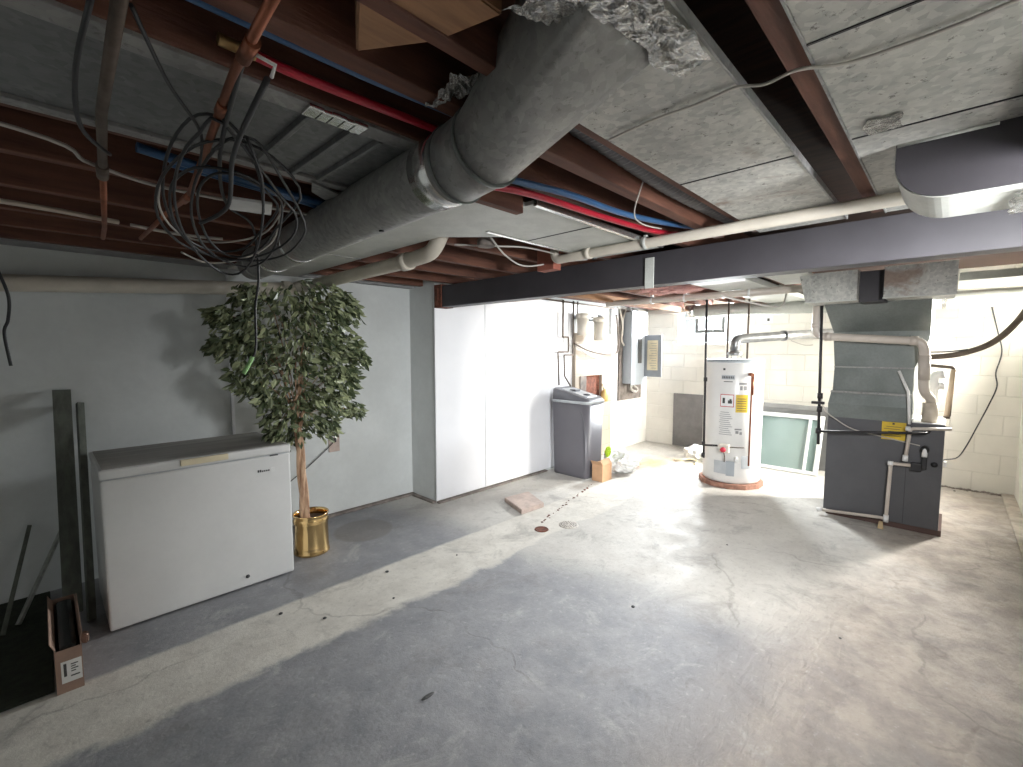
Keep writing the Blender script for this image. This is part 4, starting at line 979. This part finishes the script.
# plenum
def ring(x0, x1, ya, yb, z): return [(x0, ya, z), (x0, yb, z), (x1, yb, z), (x1, ya, z)]
bm = new()
loft(bm, [ring(FX + .0, FX + .5, .215, .80, .925), ring(FX - .015, FX + .5, .215, .80, 1.05), ring(FX + .01, FX + .5, .222, .785, 1.155)]); obj('coil_box', bm, 'plenum', t)
bm = new(); box(bm, (FX - .012, .222, 1.150), (FX + .5, .788, 1.168), .003); obj('plenum_flange', bm, 'galv', t)
bm = new(); loft(bm, [ring(FX + .01, FX + .5, .222, .775, 1.168), ring(FX - .0, FX + .5, .215, .768, 1.385)]); obj('plenum_body', bm, 'plenum', t)
bm = new(); box(bm, (FX - .008, .212, 1.380), (FX + .5, .772, 1.392), .002); obj('plenum_flange', bm, 'galv', t)
bm = new(); loft(bm, [ring(FX, FX + .5, .215, .768, 1.392), ring(FX, FX + .5, .135, .787, 1.64), ring(FX - .005, FX + .5, .132, .787, 1.70), ring(FX - .26, FX + .52, .128, .825, 1.93), ring(FX - .26, FX + .52, .127, .837, 2.16)]); obj('plenum_neck', bm, 'plenum', t)
bm = new(); box(bm, (FX - .004, .245, .768), (FX - .0005, .405, .922)); ys = obj('yellow_label', bm, 'yellow', t, 'yellow energy label')
bm = new()
for k in range(5): box(bm, (FX - .0055, .275 + .01 * (k % 2), .80 + k * .02), (FX - .0038, .39 - .015 * (k % 3), .804 + k * .02))
box(bm, (FX - .0055, .32, .90), (FX - .0038, .335, .915)); obj('label_print', bm, 'ink', ys)
# condensate trap and knobs
bm = new(); box(bm, (FX - .05, .13, .53), (FX, .20, .60), .008); box(bm, (FX - .04, .10, .55), (FX, .135, .72), .008); lathe(bm, [(0, 0), (.028, 0), (.028, .05), (0, .05)], (FX - .05, .118, .72), 18, 'X', False); obj('condensate_trap', bm, 'black', t)
bm = new(); box(bm, (FX - .03, .09, .855), (FX, .15, .885), .01); box(bm, (FX - .02, .10, .55), (FX, .11, .57)); obj('gas_inlet', bm, 'black', t)
bm = new(); tube(bm, [(FX - .03, .118, .735), (FX - .055, .118, .66)], .018, 12); obj('trap_plug', bm, 'whiteplastic', t)
bm = new(); lathe(bm, [(0, 0), (.022, 0), (.018, .012), (0, .014)], (FX - .012, .055, .60), 14, 'X', False); obj('plug_button', bm, 'black', t)
t = thing('trunk_duct', 'pair of galvanized trunk ducts dropping behind the beam to the furnace', 'duct', (4.7, .4, 1.93))
bm = new(); loft(bm, [[(4.45, .558, z), (4.45, .90 + (.05 if z > 2 else 0), z), (4.95, .92, z), (4.95, .558, z)] for z in (1.935, 2.165)]); obj('left_duct', bm, 'galv_dull', t)
bm = new(); loft(bm, [[(4.45, -.003, z), (4.45, .395, z), (4.95, .395, z), (4.95, .01, z)] for z in (1.937, 2.165)]); obj('right_duct', bm, 'galv_dull', t)
bm = new(); box(bm, (4.444, -.01, 1.928), (4.47, .40, 1.938), .002); obj('duct_lip', bm, 'galv_pale', t)
bm = new(); box(bm, (4.444, .552, 1.926), (4.47, .905, 1.936), .002); obj('duct_lip', bm, 'galv_pale', t)
bm = new(); box(bm, (4.56, .397, 1.92), (4.95, .556, 2.16)); obj('gap_shade', bm, 'beam', t, 'dark block painting the shade between ducts')  # dark block puts the shade of the gap into colour

# PVC vent pipe
t = thing('vent_pipe', 'white plastic vent pipe across the plenum down to the furnace top', 'pipe', (4.95, .5, 1.1))
pr = [(4.93, .905, 2.14), (4.93, .905, 1.685), (4.93, .15, 1.640), (5.02, .12, 1.26), ]
bm = new(); tube(bm, fillet([(4.93, .90, 2.14), (4.93, .90, 1.665), (4.95, .165, 1.610), (5.0, .150, 1.20), (5.16, .10, 1.13), (5.16, .10, .905)], .07, 8), .034, 24); obj('pipe_run', bm, 'pvc', t)
for p, q_ in (((4.93, .90, 1.78), (4.93, .90, 1.74)), ((4.934, .83, 1.660), (4.936, .78, 1.657)), ((4.965, .158, 1.50), (4.99, .153, 1.30)), ((4.948, .25, 1.617), (4.949, .2, 1.613))):
    bm = new(); tube(bm, [p, q_], .038, 24); obj('coupling', bm, 'pvc', t)
bm = new(); tube(bm, [(5.16, .105, .936), (5.16, .105, 1.10)], .052, 24); obj('flue_collar', bm, 'pvc_tan', t)
t = thing('exhaust_elbow', 'double white elbow vent behind the furnace top right', 'pipe', (5.35, .1, .91))
bm = new(); tube(bm, fillet([(5.34, .10, .935), (5.34, .10, 1.32), (5.34, .035, 1.335)], .04), .036, 20); obj('elbow_pipe', bm, 'whiteplastic', t)
bm = new(); tube(bm, [(5.34, .07, 1.235), (5.34, .030, 1.235)], .032, 18); obj('elbow_end', bm, 'whiteplastic', t)
simple('plenum_brace', [(FX - .02, .315, 1.365), (FX - .03, .245, 1.19), (FX - .03, .225, .92)], .011, 'whiteplastic', 'slim white tube running down the plenum right side', 'tube', False)
# gas pipe by furnace
t = thing('furnace_gas_pipe', 'black gas pipe dropping beside the furnace and crossing its face', 'pipe', (4.9, .85, .68))
bm = new(); tube(bm, [(4.90, .865, 2.14), (4.90, .835, .68)], .012, 12); obj('riser', bm, 'blackpipe', t)
bm = new(); tube(bm, [(4.90, .84, .80), (4.94, .12, .868), (5.06, .10, .868)], .011, 12); obj('crossing_pipe', bm, 'blackpipe', t)
for z in (1.12, .80, 1.0): 
    bm = new(); tube(bm, [(4.90, .84, z - .02), (4.90, .84, z + .03)], .022, 12); obj('union', bm, 'blackpipe', t)
bm = new(); box(bm, (4.87, .80, 1.05), (4.90, .90, 1.075), .004); obj('shutoff_lever', bm, 'blackpipe', t)
simple('control_wire', [(4.98, .86, 1.2), (5.0, .82, 1.0), (5.03, .72, .90), (5.04, .6, .83), (5.045, .4, .79), (5.05, .15, .745)], .005, 'cable_grey', 'thin grey wire draped across the furnace face', 'wire')
t = thing('condensate_pipe', 'aged white condensate piping stepping down the furnace face', 'pipe', (5.0, .3, .05))
bm = new(); tube(bm, fillet([(5.05, -.03, .905), (5.02, .18, .888), (5.0, .215, .885), (5.0, .235, .615)], .02), .013, 12); obj('upper_pipe', bm, 'pvc', t)
bm = new(); tube(bm, fillet([(5.02, .20, .575), (5.0, .325, .575), (5.0, .335, .085), (5.03, .37, .08), (5.03, .82, .04)], .02), .014, 12); obj('lower_pipe', bm, 'pvc', t)
for p, q_ in (((5.0, .335, .12), (5.0, .335, .06)), ((5.0, .31, .575), (5.0, .345, .575)), ((5.0, .235, .66), (5.0, .235, .61)), ((5.0, .215, .885), (5.0, .245, .885)), ((5.03, .80, .045), (5.03, .84, .035))):
    bm = new(); tube(bm, [p, q_], .019, 12); obj('fitting', bm, 'whiteplastic', t)
bm = new(); prism(bm, [(.345, .0), (.385, .0), (.378, .065), (.352, .065)], 'X', 4.96, 4.98, .002)
tag(obj('pipe_prop', bm, mat('tan_wood_prop', (.50, .38, .22), .7)), 'little tan wood prop under the condensate pipe', 'wood block')
# right side: hoses and conduits
simple('drain_hose', [(5.62, .30, 1.46), (5.62, .14, 1.475), (5.63, -.05, 1.505), (5.64, -.24, 1.60), (5.66, -.38, 1.78), (5.7, -.50, 2.05)], .024, 'iron', 'thick dark hose sweeping up from the plenum to the right wall', 'hose')
simple('hose_wire', [(5.62, .14, 1.52), (5.62, .02, 1.525), (5.62, -.10, 1.545)], .006, 'black', 'thin black wire above the thick dark hose', 'wire')
simple('hanging_wire', [(6.98, -.275, 2.0), (6.99, -.33, 1.75), (6.99, -.375, 1.52), (6.99, -.345, 1.30), (6.99, -.36, 1.15), (6.98, -.31, .95), (6.98, -.24, .72), (6.97, -.17, .5), (6.6, -.10, .42), (5.9, .0, .50), (5.66, -.01, .52)], .006, 'black', 'dark wire hanging down the right end of the back wall', 'wire')
t = thing('side_conduit', 'copper coloured conduit standing right of the furnace', 'conduit', (5.62, -.03, .9))
bm = new(); tube(bm, fillet([(5.6, .14, 1.40), (5.6, -.02, 1.385), (5.6, -.01, .95)], .02), .014, 10); obj('upper_tube', bm, 'iron', t)
bm = new(); tube(bm, [(5.6, -.022, 1.37), (5.6, .005, .93)], .022, 12); obj('sleeve', bm, mat('tan_sleeve', (.36, .27, .19), .5), t)
bm = new(); tube(bm, [(5.6, .003, .95), (5.6, .004, .93)], .024, 12); obj('clamp', bm, 'iron', t)
bm = new(); box(bm, (5.55, -.02, .50), (5.60, .004, .545), .004); tag(obj('cord_plug', bm, 'whiteplastic'), 'white plug on the furnace right edge', 'plug')

# ------------------------------------------------------------------ far ceiling services
t = thing('back_round_duct', 'long pale round duct crossing high before the back wall', 'duct', (6.4, 1.5, 2.0))
bm = new(); tube(bm, [(6.45, 2.66, 2.075), (6.45, -.5, 2.045)], .085, 32); obj('duct_pipe', bm, 'galv_pale', t)
bm = new(); tube(bm, [(6.45, 2.75, 2.075), (6.45, 2.62, 2.075)], .092, 32); obj('end_collar', bm, 'foil', t)
bm = new(); tube(bm, [(6.45, .10, 2.05), (6.45, .05, 2.05)], .090, 32); obj('joint_band', bm, 'foil', t)
t = thing('back_plastic_pipe', 'off-white plastic pipe with hangers crossing behind the beam', 'pipe', (4.9, 1.8, 2.1))
bm = new(); tube(bm, [(4.75, 3.0, 2.085), (4.75, .95, 2.085)], .034, 20); obj('pipe_run', bm, 'pvc', t)
for y in (2.42, 1.42, 2.05):
    bm = new(); lathe(bm, [(.036, -.01), (.041, -.01), (.041, .01), (.036, .01), (.036, -.01)], (4.75, y, 2.085), 20, 'Y', False); box(bm, (4.735, y - .012, 2.12), (4.765, y + .012, 2.17), .002); obj('pipe_hanger', bm, 'whiteplastic', t)
simple('house_cable', [(3.6, 1.28, 1.95), (3.9, 1.22, 1.93), (4.2, 1.10, 1.90), (4.5, 1.08, 1.93), (4.7, 1.10, 2.04)], .007, 'cable_grey', 'grey cable loop drooping under the far ceiling', 'cable')
bm = new(); rng = random.Random(21)
bmesh.ops.create_icosphere(bm, subdivisions=4, radius=1)
for v in bm.verts:
    d = v.co.normalized(); k = 1 + .4 * noise.noise(d * 4) + .2 * noise.noise(d * 9); v.co = Vector((4.5 + d.x * .10 * k, 2.0 + d.y * .40 * k, 2.17 + d.z * .06 * k))
tag(obj('insulation_batt', bm, 'insul'), 'ragged pink insulation stuffed between far joists', 'insulation')
bm = new(); box(bm, (2.95, .85, 2.150), (4.9, 1.16, 2.166)); tag(obj('far_duct_panel', bm, 'galv_pale'), 'pale sheet metal panel under the far ceiling left of the trunk ducts', 'duct')
bm = new(); box(bm, (2.95, 1.25, 2.12), (6.9, 1.70, 2.166)); tag(obj('far_flat_duct', bm, 'galv_pale'), 'flat pale duct continuing past the beam towards the window', 'duct')
bm = new(); box(bm, (3.9, 2.9, 2.10), (6.6, 2.99, 2.168), .004); tag(obj('far_header', bm, 'freshwood'), 'orange-brown header lumber above the breaker panel', 'wood beam')
bm = new(); box(bm, (3.6, 3.0, 2.07), (3.7, 3.6, 2.168), .004); tag(obj('far_header', bm, 'freshwood'), 'short orange-brown cross lumber above the copper lines', 'wood beam')
bm = new(); box(bm, (5.2, -.5, 2.10), (5.9, -.01, 2.165), .004); tag(obj('right_soffit', bm, 'galv_pale'), 'pale metal soffit right of the trunk ducts', 'duct')
bm = new(); box(bm, (6.9, 2.2, 2.10), (7.0, 3.6, 2.168), .004); tag(obj('sill_board', bm, 'pvc'), 'pale board above the back window', 'board')

# ------------------------------------------------------------------ light
def area(name, loc, rot, sx, sy, power, col=(1, 1, 1), spread=PI):
    l = bpy.data.lights.new(name, 'AREA'); l.shape = 'RECTANGLE'; l.size = sx; l.size_y = sy; l.energy = power; l.color = col; l.spread = spread
    o = bpy.data.objects.new(name, l); C.objects.link(o); o.location = loc; o.rotation_euler = rot; return o
# daylight coming down the two window wells
def aim(o, d): o.rotation_euler = Vector(d).to_track_quat('-Z', 'Y').to_euler()
aim(area('window_daylight', (XB + .24, (W1[0] + W1[1]) / 2, 1.93), (0, 0, 0), .98, .56, 60, (.97, .98, 1.)), (-1, 0, -.55))
aim(area('window_daylight', (XB + .22, 2.63, 1.92), (0, 0, 0), .60, .48, 400, (.97, .98, 1.)), (-1, -.3, -.5))
aim(area('window_daylight', (6.66, YR - .19, 1.81), (0, 0, 0), .45, .45, 250, (1., .95, .87), 2.2), (-.9, 1, -.6))
aim(area('window_daylight', ((W3[0] + W3[1]) / 2, YR - .19, 1.81), (0, 0, 0), .50, .45, 118, (.98, .98, 1.), 2.2), (1.0, 1, -.65))

w = bpy.data.worlds.new('world'); S.world = w; w.use_nodes = True
bg = w.node_tree.nodes['Background']; bg.inputs[0].default_value = (.93, .96, 1., 1); bg.inputs[1].default_value = .50

# ------------------------------------------------------------------ camera
yaw, pit = math.radians(44), math.radians(4.36)
f = Vector((math.cos(yaw) * math.cos(pit), math.sin(yaw) * math.cos(pit), -math.sin(pit)))
cam = bpy.data.cameras.new('camera'); co = bpy.data.objects.new('camera', cam); C.objects.link(co)
co.location = (0, 0, 1.55); co.rotation_euler = f.to_track_quat('-Z', 'Y').to_euler()
cam.sensor_fit = 'HORIZONTAL'; cam.sensor_width = 36; cam.lens = 455 / 1023 * 36; cam.clip_start = .02
S.camera = co
S.view_settings.view_transform = 'Standard'; S.view_settings.look = 'None'; S.view_settings.gamma = 1
S.view_settings.exposure = .2; S.view_settings.use_curve_mapping = False
